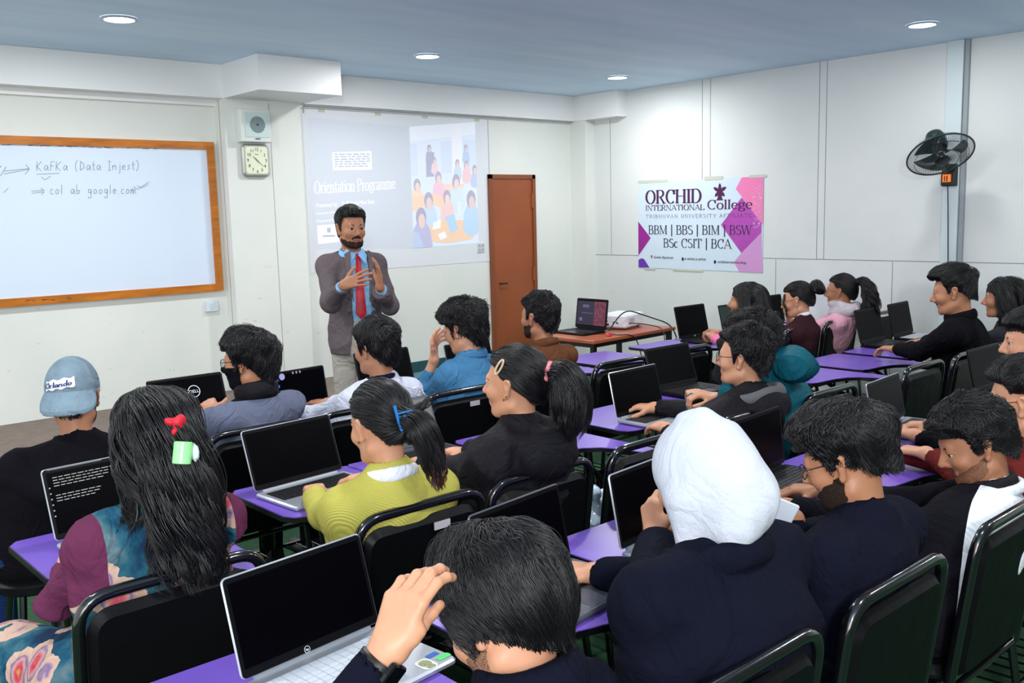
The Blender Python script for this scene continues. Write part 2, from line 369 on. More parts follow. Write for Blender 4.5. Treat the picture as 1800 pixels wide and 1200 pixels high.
# recessed ceiling lights
M_lamp = mat('lamp_diffuser', (255, 255, 255), emit=9)
M_ring = mat('lamp_ring', (170, 180, 190), rough=.3, metal=.6)
LAMPS = [(2.04, 5.55), (4.25, 5.6), (6.29, 5.58), (6.22, 2.88), (4.2, 2.9), (2.1, 2.9), (0, 2.9), (0, 5.55), (2.1, .3), (4.2, .3), (6.2, .3)]
LLAB = {0: 'round recessed ceiling light nearest the whiteboard', 1: 'round recessed ceiling light above the projected slide', 2: 'round recessed ceiling light near the far corner above the door', 3: 'round recessed ceiling light close to the right wall above the wall fan'}
for i, (x, y) in enumerate(LAMPS):
    t = thing('ceiling_light', LLAB.get(i, 'round recessed ceiling light over the rows of chairs'), 'ceiling light', (x, y, CEIL), group='recessed ceiling lights')
    MB().lathe([(.098, -.001), (.102, -.010), (.082, -.012), (.082, -.003)], 32, caps=False).obj('rim', M_ring, t, True)
    MB().lathe([(.083, -.0095), (.083, -.0015)], 32).obj('diffuser', M_lamp, t, True)
    l = bpy.data.lights.new('downlight', 'AREA'); l.shape = 'DISK'; l.size = .16; l.energy = 24 if i != 3 else 9; l.color = (1, .99, .98)
    o = bpy.data.objects.new('downlight', l); COL.objects.link(o); o.location = (0, 0, -.02); o.parent = t

# ------------------------------------------------------------------ things on the walls
# whiteboard
M_wood = mat('orange_wood', (190, 112, 32), rough=.35, vary=.3, vscale=9, bump=.05)
nt, b = nodes_of(M_wood)
for n in nt.nodes:
    if n.type == 'TEX_NOISE' and n.inputs['Scale'].default_value == 9:
        mp = nt.nodes.new('ShaderNodeMapping'); mp.inputs['Scale'].default_value = (.6, 4, 4)
        src = n.inputs['Vector'].links[0].from_socket; nt.links.new(src, mp.inputs[0]); nt.links.new(mp.outputs[0], n.inputs['Vector'])
M_board = mat('whiteboard_gloss', (214, 228, 246), rough=.22, spec=.6)
BX0, BX1, BZ0, BZ1 = .6, 3.165, 1.135, 2.262
YW = YB-.03
t = thing('whiteboard', 'wide whiteboard in an orange wooden frame with handwritten notes', 'whiteboard', (BX0, YB, BZ0))
o_ = (BX0, YB, BZ0)
MB().box((BX0+.03, YB-.02, BZ0+.03), (BX1-.03, YB, BZ1-.03)).obj('board_surface', M_board, t, off=o_)
f = MB()
f.box((BX0, YB-.04, BZ1-.055), (BX1, YB, BZ1)).box((BX0, YB-.04, BZ0), (BX1, YB, BZ0+.055)).box((BX0, YB-.04, BZ0+.055), (BX0+.055, YB, BZ1-.055)).box((BX1-.055, YB-.04, BZ0+.055), (BX1, YB, BZ1-.055))
f.obj('frame', M_wood, t, off=o_)
M_ink = mat('marker_ink', (120, 128, 150), rough=.7)
# handwriting: pixel-like sketch in local units (x right, y up), one unit = 1 m on the board
HW = {
 'K': (.6, [[(0, 0), (.05, 1)], [(.5, 1), (.03, .45), (.45, 0)]]), 'a': (.5, [[(.4, .5), (.2, .58), (.02, .3), (.15, .02), (.38, .35), (.42, .5), (.4, .1), (.5, 0)]]),
 'F': (.5, [[(.05, 0), (.12, .95), (.5, 1)], [(.08, .5), (.4, .55)]]), 'f': (.4, [[(.4, .9), (.25, 1), (.15, .5), (.1, -.2)], [(0, .45), (.35, .5)]]), 'k': (.45, [[(0, 0), (.05, 1)], [(.35, .6), (.05, .3), (.4, 0)]]),
 '(': (.35, [[(.3, 1.15), (.08, .8), (.05, .3), (.2, -.15)]]), ')': (.35, [[(.05, 1.15), (.28, .8), (.26, .3), (.05, -.15)]]),
 'D': (.6, [[(.08, 0), (.12, 1), (.45, .75), (.5, .3), (.05, 0)]]), 't': (.35, [[(.15, 1), (.14, .1), (.3, 0)], [(0, .6), (.33, .65)]]),
 'I': (.4, [[(0, 1), (.36, 1)], [(.18, 1), (.16, 0)], [(0, 0), (.34, 0)]]), 'n': (.5, [[(0, 0), (.03, .55), (.05, .35), (.25, .58), (.36, .4), (.38, 0)]]),
 'j': (.3, [[(.2, .6), (.18, -.3), (.0, -.35)], [(.2, .8), (.21, .83)]]), 'e': (.45, [[(.03, .3), (.36, .36), (.25, .58), (.05, .45), (.05, .1), (.38, .08)]]),
 's': (.4, [[(.32, .55), (.08, .5), (.28, .2), (.02, .02)]]), 'c': (.42, [[(.36, .5), (.12, .55), (.03, .25), (.15, .0), (.38, .08)]]), 'o': (.46, [[(.2, .55), (.04, .35), (.1, .03), (.32, .1), (.38, .4), (.2, .55)]]),
 'l': (.25, [[(.08, 0), (.1, 1.05)]]), 'b': (.45, [[(.05, 1.05), (.05, .02), (.3, .1), (.34, .42), (.06, .4)]]), 'g': (.48, [[(.36, .5), (.12, .55), (.05, .2), (.3, .1), (.38, .5), (.34, -.4), (.1, -.45), (.05, -.25)]]),
 '.': (.2, [[(.05, 0), (.09, .04)]]), 'm': (.65, [[(0, 0), (.03, .55), (.05, .35), (.2, .57), (.26, 0), (.3, .4), (.45, .57), (.55, 0)]]), ' ': (.5, [])}
def handwrite(mb, s, x0, z0, h, y, w=.0035, rise=0.):
    x = x0
    for c in s:
        wd, ln = HW[c]; strokes(mb, ln, lambda a, b: (x+a*h+b*h*.06, y, z0+b*h+rise*(x-x0)), w/h); x += wd*h+.008
    return x
ink = MB(); yi = YB-.0212
handwrite(ink, 'KaFKa (Data Injest)', 1.905, 2.035, .062, yi, rise=.02)
handwrite(ink, 'col ab google.com', 1.975, 1.878, .062, yi, rise=.0)
I2 = lambda lines, w=.0035: strokes(ink, lines, lambda a, b: (a, yi, b), w)
I2([[(1.70, 2.03), (1.86, 2.05), (1.84, 2.075)], [(1.70, 2.012), (1.86, 2.045), (1.83, 2.01)], [(1.68, 2.0), (1.72, 2.06)], [(1.9, 2.012), (2.05, 2.02)], [(1.93, 1.995), (1.95, 1.975), (1.99, 2.0)],
    [(1.86, 1.9), (1.94, 1.905), (1.92, 1.92)], [(1.86, 1.885), (1.94, 1.895), (1.92, 1.875)], [(2.54, 1.93), (2.57, 1.91), (2.66, 1.965)], [(2.57, 1.935), (2.6, 1.92), (2.65, 1.945)], [(1.72, 1.92), (1.69, 1.89)], [(2.16, 1.84), (2.163, 1.843)],
    [(1.66, 2.075), (1.69, 2.06), (1.67, 2.05)], [(1.57, 2.02), (1.65, 2.03), (1.60, 2.06)], [(1.5, 1.9), (1.56, 1.93)]])
ink.obj('handwriting', M_ink, t, off=o_)
sm = MB()
for k in range(26):
    x = 1.7+rng.random()*1.1; z = BZ1-.058-rng.random()*.006; sm.box((x, yi-.0003, z), (x+.01+rng.random()*.03, yi, z+.003))
for k in range(14):
    x = 1.75+rng.random()*.3; z = BZ0+.02+rng.random()*.02; sm.box((x, YB-.0412, z), (x+.01+rng.random()*.02, YB-.04, z+.003))
sm.obj('marker_smudge', mat('smudge', (70, 72, 84)), t, off=o_)

# wall speaker
def wall_thing(name, label, cat, loc): return thing(name, label, cat, loc)
t = thing('wall_speaker', 'small white box loudspeaker on the pillar above the clock', 'speaker', (3.41, YF, 2.27))
M_spk = mat('speaker_cream', (216, 224, 218), rough=.45); M_spg = mat('speaker_grille', (196, 214, 214), rough=.5)
MB().rbox((-.125, -.09, -.015), (.125, 0, .225), .012).obj('housing', M_spk, t, True)
MB().box((-.09, -.096, .02), (.105, -.088, .205)).obj('grille_panel', M_spg, t)
g = MB()
for i in range(15):
    dx = -.058+i*.0083; hh = math.sqrt(max(0, .062**2-dx*dx))
    g.box((.008+dx-.0022, -.0985, .113-hh), (.008+dx+.0022, -.0955, .113+hh))
g.obj('grille_slots', mat('slot_grey', (110, 132, 134)), t)
MB().box((-.012, -.098, .005), (.025, -.09, .011)).box((.0, -.0995, .105), (.016, -.097, .12)).obj('maker_badge', mat('badge_blue', (40, 50, 110)), t)
# wall clock
t = thing('wall_clock', 'square silver wall clock with cream dial below the loudspeaker', 'clock', (3.42, YF, 2.12))
M_sil = mat('silver_plastic', (190, 192, 186), rough=.25, metal=.7)
def ry(lo, hi, r, mb=None):            # rounded box standing on the wall: local x,z plane, depth along y
    R = Matrix.Rotation(math.radians(90), 4, 'X'); m_ = mb or MB(); m_.rbox((lo[0], lo[2], -hi[1]), (hi[0], hi[2], -lo[1]), r, M=R); return m_
ry((-.112, -.045, -.122), (.112, 0, .122), .03).obj('case', M_sil, t, True)
ry((-.092, -.050, -.102), (.092, -.044, .102), .02).obj('dial', mat('clock_dial', (226, 232, 204), rough=.5), t, True)
num = MB()
for k in range(1, 13):
    a = math.radians(90-30*k); text(num, 'n', str(k), (.073*math.cos(a)*1.02, -.0515, .082*math.sin(a)-.011), (1, 0, 0), (0, 0, 1), .033, M_ink, align='CENTER')
text(num, 'n', 'Ajanta', (0, -.0515, .042), (1, 0, 0), (0, 0, 1), .012, M_ink, align='CENTER')
M_dk = mat('dark_print', (34, 40, 46), rough=.6)
num.obj('numerals', M_dk, t)
def hand_(name, ang, ln, wd, y):
    a = math.radians(90-ang); u = Vector((math.cos(a), 0, math.sin(a))); v = Vector((-u.z, 0, u.x))
    p = [u*ln, u*-.02+v*wd, u*-.02-v*wd]; q = [(x.x, y, x.z) for x in (p[0]+v*wd*.4, p[1], p[2], p[0]-v*wd*.4)]; q2 = [(a_, b_-.0012, c_) for a_, b_, c_ in q]
    MB().add(q+q2, [(0, 1, 2, 3), (7, 6, 5, 4), (0, 4, 5, 1), (1, 5, 6, 2), (2, 6, 7, 3), (3, 7, 4, 0)]).obj(name, M_dk, t)
hand_('hour_hand', 311, .045, .0028, -.053); hand_('minute_hand', 132, .07, .002, -.055); hand_('second_hand', 318, .03, .001, -.057)
# switches
t = thing('wall_switch', 'small white switch box under the right end of the whiteboard', 'switch', (3.07, YB, 1.02))
MB().rbox((-.05, -.03, -.04), (.05, 0, .04), .006).obj('switch_box', mat('switch_white', (212, 222, 232), rough=.4), t, True)
MB().box((-.02, -.036, -.02), (.0, -.029, .02)).obj('rocker', mat('switch_rocker', (196, 208, 218)), t)
t = thing('wall_switch', 'grey switch plate at the lower right corner of the projected slide', 'switch', (5.73, YF+.08, 1.355))
MB().rbox((-.042, -.012, -.045), (.042, 0, .045), .004).obj('switch_box', mat('switch_plate', (204, 210, 212), rough=.4), t, True)
g = MB()
for dx in (-.02, .02):
    for dz in (-.02, .02): g.box((dx-.011, -.016, dz-.012), (dx+.011, -.011, dz+.012))
g.obj('rocker', mat('rocker_grey', (170, 176, 178)), t)
# conduit with clip under the beam
c_ = MB().tube([(3.9, YF+.03, 2.562), (6.95, YF+.03, 2.562)], .006, 6).tube([(3.86, YF-.02, 2.58), (3.86, YF-.02, 2.5)], .006, 6)
tag(c_.obj('cable_conduit', mat('conduit_grey', (150, 156, 160), rough=.5)), 'thin grey cable conduit running under the beam', 'cable')

# projection sheet; the projected slide's light is painted in pale, faintly glowing colours
YS = YF+.08
M_sheet = mat('screen_sheet', (222, 226, 232), rough=.6)
t = thing('projection_screen', 'large white projection sheet on the front wall with the projected slide painted on', 'screen', (3.9, YS, 1.2))
off = (3.9, YS, 1.2)
MB().box((3.9, YS-.003, 1.22), (5.86, YS, 2.545)).obj('sheet', M_sheet, t, off=off)
ys = YS-.0034
def wq(mb, pts, y): mb.add([(x, y, z) for x, z in pts], [tuple(range(len(pts)))])
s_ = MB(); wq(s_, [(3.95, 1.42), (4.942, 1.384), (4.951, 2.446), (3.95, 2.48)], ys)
s_.obj('slide_background', mat('slide_glow_blue_grey', (212, 218, 229), rough=.6, emit=.02), t, off=off)
M_swhite = mat('slide_glow_white', (246, 249, 255), rough=.6, emit=.18)
s_ = MB()
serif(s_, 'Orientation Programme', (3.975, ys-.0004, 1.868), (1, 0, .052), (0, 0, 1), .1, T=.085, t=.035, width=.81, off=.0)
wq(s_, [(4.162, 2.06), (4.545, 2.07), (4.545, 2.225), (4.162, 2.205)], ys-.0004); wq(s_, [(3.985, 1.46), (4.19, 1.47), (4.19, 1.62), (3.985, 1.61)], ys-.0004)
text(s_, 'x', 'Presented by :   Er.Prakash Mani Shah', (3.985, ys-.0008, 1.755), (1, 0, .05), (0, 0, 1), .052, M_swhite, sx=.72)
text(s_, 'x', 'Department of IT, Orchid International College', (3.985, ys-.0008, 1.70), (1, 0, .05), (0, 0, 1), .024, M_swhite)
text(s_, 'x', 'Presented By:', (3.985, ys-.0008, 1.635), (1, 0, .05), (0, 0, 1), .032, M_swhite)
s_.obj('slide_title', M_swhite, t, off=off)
s_ = MB()
for r_ in range(6):
    x = 4.18
    while x < 4.5:
        l_ = .02+rng.random()*.05; x2 = min(x+l_, 4.53); s_.box((x, ys-.0012, 2.085+r_*.02+(x-4.18)*.03), (x2, ys-.0008, 2.096+r_*.02+(x-4.18)*.03)); x = x2+.012
s_.box((4.03, ys-.0012, 1.515), (4.15, ys-.0008, 1.53)).box((4.075, ys-.0012, 1.55), (4.11, ys-.0008, 1.59))
s_.obj('slide_caption_block', mat('caption_grey', (190, 196, 214)), t, off=off)
# illustration of a classroom: pastel shapes
pic = MB(); PC = []
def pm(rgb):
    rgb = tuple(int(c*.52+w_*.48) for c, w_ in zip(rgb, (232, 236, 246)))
    m_ = mat('slide_glow_tint_%d_%d_%d' % rgb, rgb, rough=.6, emit=.12)
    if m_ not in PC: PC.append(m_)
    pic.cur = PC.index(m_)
IX0, IX1 = 4.953, 5.706
def P2(u, v): return (IX0+(IX1-IX0)*u+.0, (1.384+(1.399-1.384)*u)+((2.446-1.384)+((2.519-1.399)-(2.446-1.384))*u)*v)
lay = [0]
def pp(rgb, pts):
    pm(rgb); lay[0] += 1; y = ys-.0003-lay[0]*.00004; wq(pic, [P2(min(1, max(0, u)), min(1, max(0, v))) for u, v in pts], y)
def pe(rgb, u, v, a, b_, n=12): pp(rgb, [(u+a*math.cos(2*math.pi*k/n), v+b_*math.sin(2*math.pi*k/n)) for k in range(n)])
pp((214, 228, 246), [(0, 0), (1, 0), (1, 1), (0, 1)])
pp((232, 238, 248), [(0, .88), (1, .9), (1, 1), (0, 1)])
for u0, u1 in ((.0, .1), (.45, .62), (.8, 1)): pp((198, 214, 240), [(u0, .6), (u1, .6), (u1, .86), (u0, .86)])
pp((240, 238, 246), [(.62, .5), (.78, .5), (.78, .98), (.62, .98)])
def student(u, v, s, skin, top, hair):
    pe(top, u, v-.55*s, .55*s, .55*s); pe(top, u, v-.8*s, .62*s, .35*s); pe(hair, u, v+.12*s, .3*s, .32*s); pe(skin, u+.03*s, v, .2*s, .24*s)
pp((247, 196, 170), [(.3, .44), (.75, .42), (.8, .5), (.35, .52)])
student(.28, .8, .1, (222, 178, 170), (150, 150, 180), (120, 120, 150)); pp((130, 132, 165), [(.22, .58), (.34, .58), (.35, .78), (.23, .78)])
student(.84, .78, .1, (222, 178, 170), (150, 180, 225), (130, 130, 160)); student(.35, .7, .09, (230, 190, 176), (244, 190, 196), (150, 120, 140))
student(.84, .64, .12, (236, 190, 176), (246, 176, 176), (160, 130, 150)); student(.7, .66, .11, (236, 190, 176), (176, 206, 236), (130, 130, 160)); student(.97, .6, .12, (228, 180, 170), (160, 176, 216), (130, 120, 150))
student(.08, .5, .17, (236, 190, 170), (248, 200, 150), (140, 126, 156)); student(.4, .55, .16, (236, 190, 170), (246, 170, 190), (140, 126, 156)); student(.67, .5, .2, (238, 190, 172), (196, 222, 244), (140, 124, 150))
pp((250, 190, 140), [(0, .3), (.2, .36), (.55, .3), (.55, .4), (.3, .44), (0, .42)])
student(.52, .38, .19, (238, 190, 172), (246, 178, 168), (146, 120, 150)); student(.24, .36, .22, (230, 184, 170), (176, 204, 236), (130, 120, 150))
pp((250, 184, 120), [(.15, .14), (.4, .22), (.8, .2), (.98, .1), (.9, .04), (.5, .02), (.2, .05)])
student(.9, .34, .24, (228, 178, 164), (150, 196, 236), (120, 118, 146)); student(.12, .22, .26, (226, 180, 168), (152, 146, 196), (126, 116, 150))
pp((140, 190, 232), [(.48, .24), (.62, .26), (.68, .13), (.56, .1)]); pp((250, 250, 255), [(.36, .1), (.47, .12), (.5, .07), (.4, .05)]); pp((245, 250, 255), [(.3, .2), (.42, .22), (.4, .15), (.28, .14)]); pp((214, 236, 250), [(.68, .24), (.73, .24), (.73, .36), (.68, .36)])
pp((150, 180, 224), [(0, 0), (.14, 0), (.08, .12), (0, .14)])
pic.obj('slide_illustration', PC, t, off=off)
# bits of tape along the sheet's top edge
s_ = MB()
for x in (4.05, 4.6, 5.1, 5.7): s_.box((x, YS-.0045, 2.525), (x+.06, YS-.003, 2.55))
s_.obj('tape', mat('old_tape', (196, 192, 172), rough=.5), t, off=off)

# banner on the right wall
t = thing('banner', 'vinyl college banner in white, pink and purple taped to the right wall', 'banner', (XR, 5.34, 1.1))
offb = (XR, 5.34, 1.1)
BY0, BY1, BZa, BZb = 6.04, 4.63, 1.10, 1.93      # left edge is the larger Y
bw = BY0-BY1; bh = BZb-BZa
def BP(u, v, k=0): return (XR-.004-.0004*k, BY0-u*bw, BZa+v*bh+(.01*(1-u)))
def bpoly(mb, pts, k): mb.add([BP(u, v, k) for u, v in pts], [tuple(range(len(pts)))])
# the sheet bulges slightly between its tapes
nu, nv = 28, 16; vs = []; fs = []
for j in range(nv+1):
    for i in range(nu+1):
        x, y, z = BP(i/nu, j/nv); vs.append((x+.0009*math.sin(i*.9)*math.sin(j*.5), y, z))
for j in range(nv):
    for i in range(nu): a = j*(nu+1)+i; fs.append((a, a+1, a+nu+2, a+nu+1))
M_ban = mat('banner_vinyl', (206, 224, 238), rough=.35, spec=.5, bump=.12, bscale=5)
vs2 = [(XR-.0005, y, z) for x, y, z in vs]
n_ = len(vs)
MB().add(vs, fs).add(vs2, [tuple(reversed(f_)) for f_ in fs]).obj('banner_sheet', M_ban, t, True, off=offb)
K0 = 5
m_ = MB(); bpoly(m_, [(.845, 1), (1, 1), (1, .5), (.86, .77), (.80, .88)], K0); m_.obj('pink_shape', mat('banner_pink', (236, 128, 180), rough=.35), t, off=offb)
m_ = MB(); bpoly(m_, [(.845, .79), (.99, .52), (.99, .42), (.845, .2), (.69, .5)], K0+.6); m_.obj('magenta_shape', mat('banner_magenta', (176, 72, 176), rough=.35, vary=.15, vscale=3), t, off=offb); m_ = MB(); bpoly(m_, [(0.0, .54), (.11, .35), (.0, .14)], K0); m_.obj('magenta_shape', mat('banner_magenta_deep', (150, 36, 144), rough=.35), t, off=offb)
m_ = MB(); bpoly(m_, [(.845, .2), (.99, .42), (1, 0), (.83, 0), (.79, .1)], K0+.3); m_.obj('mauve_shape', mat('banner_mauve', (206, 150, 206), rough=.35), t, off=offb)
m_ = MB(); bpoly(m_, [(0, 0), (.1, 0), (.05, .1), (.03, .11), (0, .09)], K0); m_.obj('violet_shape', mat('banner_violet', (104, 54, 176), rough=.35), t, off=offb)
m_ = MB()
for k in range(90):
    v_ = .45+.45*rng.random(); u_ = .93+.06*rng.random()-.03*abs(v_-.6); s1 = .0015+.004*rng.random()
    bpoly(m_, [(u_, v_), (u_+s1, v_), (u_+s1, v_+s1*1.5), (u_, v_+s1*1.5)], K0+1)
m_.obj('sparkle_print', mat('banner_sparkle', (240, 214, 236)), t, off=offb)
M_plum = mat('banner_plum', (74, 16, 72), rough=.4); M_navy = mat('banner_navy', (34, 24, 56), rough=.4)
BU = (0, -1, -.007); BV = (0, 0, 1)
def bo(u, v, k): x, y, z = BP(u, v, k); return (x, y, z)
m_ = MB(); serif(m_, 'ORCHID', bo(.065, .745, 7), BU, BV, .125, T=.2, t=.05, width=.475*bw, off=0)
serif(m_, 'INTERNATIONAL', bo(.065, .665, 7), BU, BV, .05, T=.19, t=.06, width=.495*bw, off=0)
serif(m_, 'College', bo(.58, .67, 7), BU, BV, .082, T=.19, t=.06, width=.345*bw, off=0)
for k in range(5):          # orchid emblem petals
    a = math.radians(90-72*k if k else 90); a = math.radians([90, 28, -38, 218, 152][k]); cu, cv = .68, .86
    L_ = [.075, .08, .07, .07, .08][k]; w_ = .016
    pts = []
    for s in np.linspace(0, 1, 9): pts.append((s*L_, w_*math.sin(math.pi*min(1, s*.96+.04))**.8))
    pts = pts+[(x, -y) for x, y in reversed(pts)]
    m_.add([(BP(cu, cv, 7)[0]-k*5e-5, BP(cu, cv)[1]-(x*math.cos(a)-y*math.sin(a)), BP(cu, cv)[2]+(x*math.sin(a)+y*math.cos(a))) for x, y in pts], [tuple(range(len(pts)))])
bpoly(m_, [(.665, .86), (.695, .86), (.695, .8), (.705, .765), (.655, .765), (.665, .8)], 7.8)
m_.obj('emblem_and_title', M_plum, t, off=offb)
m_ = MB(); serif(m_, 'TRIBHUVAN UNIVERSITY AFFILIATE', bo(.07, .58, 7), BU, BV, .032, T=.1, t=.06, track=.22, width=.855*bw, off=0)
serif(m_, 'BBM | BBS | BIM | BSW', bo(.09, .395, 7), BU, BV, .082, T=.13, t=.05, width=.83*bw, off=0)
serif(m_, 'BSc CSIT | BCA', bo(.22, .245, 7), BU, BV, .082, T=.13, t=.05, width=.55*bw, off=0)
text(m_, 'x', 'Gaushala, Bijayachowk', bo(.135, .115, 7), BU, BV, .032, M_navy, sx=.82)
text(m_, 'x', '01-4479744, 01-4479745', bo(.40, .105, 7), BU, BV, .03, M_navy, sx=.8)
text(m_, 'x', 'orchidinternationalcollege', bo(.665, .085, 7), BU, BV, .034, M_navy, sx=.86)
for u_, v_ in ((.385, .115), (.645, .095)):
    m_.add([(BP(u_, v_, 7)[0], BP(u_, v_)[1]-.013*math.cos(q_), BP(u_, v_)[2]+.017*math.sin(q_)) for q_ in np.linspace(0, 2*math.pi, 14)[:-1]], [tuple(range(13))])
m_.obj('printed_lettering', M_navy, t, off=offb)
m_ = MB(); u_, v_ = .118, .13
m_.add([(BP(u_, v_, 7)[0], BP(u_, v_)[1]-a_, BP(u_, v_)[2]+b_) for a_, b_ in ((0, -.02), (.01, .004), (.006, .016), (-.006, .016), (-.01, .004))], [(0, 1, 2, 3, 4)]); m_.obj('map_pin_print', mat('pin_red', (170, 40, 50)), t, off=offb)
m_ = MB()
for (u_, v_, l_, h_) in ((.0, .985, .26, .03), (.56, .985, .14, .04), (.9, .99, .12, .03), (.3, -.02, .25, .02), (.05, -.02, .1, .02)): bpoly(m_, [(u_, v_), (u_+l_, v_), (u_+l_, v_+h_), (u_, v_+h_)], 7)
m_.obj('tape', mat('clear_tape', (196, 200, 186), rough=.3), t, off=offb)

# wall fan
t = thing('wall_fan', 'black caged wall fan tilted downwards on the right wall', 'fan', (XR-.045, 3.02, 1.86))
FO = np.array([XR-.045, 3.02, 1.86])
M_fan = mat('fan_dark_green', (24, 44, 46), rough=.35); M_fbl = mat('fan_black', (12, 14, 16), rough=.4)
hub = atX(1653, 272, 6.70); _v = nrm(CAMP-hub); _r = nrm(np.cross([0, 0, 1], _v)); _u = np.cross(_v, _r); nn = nrm(.25*_r-.78*_u+.57*_v)     # fan faces down towards the seats
zz = Vector(nn); M_ = zz.to_track_quat('Z', 'Y').to_matrix().to_4x4(); M_.translation = Vector(hub-FO)
RF = .222
def fp(r, a, z): p = M_@Vector((r*math.cos(a), r*math.sin(a), z)); return (p.x, p.y, p.z)
MB().rbox((-.03, -.055, -.075), (.0, .055, .085), .01).obj('wall_bracket', M_fbl, t, True)
MB().rbox((-.05, -.05, -.07), (-.028, .05, .03), .008).obj('switch_box', M_fbl, t, True)
MB().box((-.054, -.025, -.045), (-.049, .035, .01)).obj('indicator_panel', mat('fan_orange', (240, 120, 40), emit=.6), t)
MB().box((-.056, -.002, -.04), (-.053, .006, .0)).box((-.056, .016, -.04), (-.053, .022, .0)).obj('switch_toggle', M_fbl, t)
bk = np.array(fp(0, 0, -.13))
MB().tube(arc_path([(-.02, 0, .05), (-.12, 0, .10), tuple(bk)], .05), .022, 10).obj('neck', M_fbl, t, True)
m_ = MB(); m_.lathe([(.03, -.20), (.055, -.185), (.068, -.15), (.07, -.09), (.06, -.055)], 24, M=M_); m_.obj('motor_housing', M_fan, t, True)
cage = MB()
for a in np.linspace(0, 2*math.pi, 97)[:-1]:
    cage.tube([fp(r_, a, z_) for r_, z_ in ((.045, .055), (.11, .052), (.18, .03), (RF, 0))], .0011, 3, False)
cage.obj('front_grille', M_fan, t, True)
cage = MB()
for a in np.linspace(0, 2*math.pi, 73)[:-1]:
    cage.tube([fp(r_, a, z_) for r_, z_ in ((.06, -.075), (.12, -.07), (.185, -.045), (RF, 0))], .0012, 3, False)
cage.obj('rear_grille', M_fan, t, True)
rg = MB().tube([fp(RF, a, 0) for a in np.linspace(0, 2*math.pi, 49)[:-1]], .006, 8, closed=True)
for r_, z_ in ((.18, .03), (.11, .052)): rg.tube([fp(r_, a, z_) for a in np.linspace(0, 2*math.pi, 49)[:-1]], .0018, 5, closed=True)
rg.obj('rim', M_fan, t, True)
MB().lathe([(.05, .045), (.05, .058), (.03, .064)], 20, M=M_).obj('hub_cap', M_fbl, t, True)
for k in range(3):
    a0 = 2*math.pi*k/3+.4; vs = []; fs = []
    for i in range(9):
        for j in range(7):
            r_ = .03+(.185-.03)*j/6; wd = .28+.75*(j/6)**.6; a = a0+(i/8-.5)*wd*1.25; vs.append(fp(r_, a, -.02+.05*(i/8-.5)))
    for i in range(8):
        for j in range(6): q_ = i*7+j; fs.append((q_, q_+1, q_+8, q_+7))
    n1_ = len(vs); vs += [(x-nn[0]*.003, y-nn[1]*.003, z-nn[2]*.003) for x, y, z in vs]; fs += [tuple(n1_+i for i in reversed(f_)) for f_ in fs]
    MB().add(vs, fs).obj('fan_blade', mat('fan_blade', (34, 46, 50), rough=.3), t, True)
MB().tube(arc_path([(-.04, 0, -.07), (-.03, -.003, -.2), (0, -.01, -.75)], .03), .004, 6).obj('power_cord', M_fbl, t, True)
# ------------------------------------------------------------------ chairs with writing pads
M_tube = mat('black_enamel_tube', (10, 10, 14), rough=.16, spec=.8, coat=.6)
M_vinyl = mat('black_vinyl', (9, 9, 12), rough=.42, spec=.14, bump=.25, bscale=18)
nt, b = nodes_of(M_vinyl); N = nt.nodes.new; L = nt.links.new
tc = N('ShaderNodeTexCoord'); mp = N('ShaderNodeMapping'); mp.inputs['Scale'].default_value = (2, 2, 9); L(tc.outputs['Object'], mp.inputs[0])
n1 = N('ShaderNodeTexNoise'); n1.inputs['Scale'].default_value = 3.4; n1.inputs['Detail'].default_value = 9; n1.inputs['Roughness'].default_value = .7; L(mp.outputs[0], n1.inputs['Vector'])
r1 = N('ShaderNodeValToRGB'); r1.color_ramp.elements[0].position = .69; r1.color_ramp.elements[0].color = lin((9, 9, 12))+(1,); r1.color_ramp.elements[1].position = .76; r1.color_ramp.elements[1].color = lin((96, 98, 104))+(1,)
L(n1.outputs['Fac'], r1.inputs['Fac']); L(r1.outputs['Color'], b.inputs['Base Color'])
M_pad = mat('purple_laminate', (112, 82, 184), rough=.3, spec=.5, vary=.06, vscale=4)
M_paded = mat('pad_black_edge', (12, 12, 16), rough=.3)
M_stick = mat('paper_sticker', (176, 170, 178), rough=.6)
PADZ = .72
PAD = [(-.105, .995), (.325, .995), (.355, .98), (.365, .94), (.365, .30), (.355, .255), (.325, .24), (.295, .255), (.28, .30), (.265, .38), (.23, .455), (.17, .505), (.09, .53), (-.07, .545), (-.105, .56), (-.125, .60), (-.13, .96)]
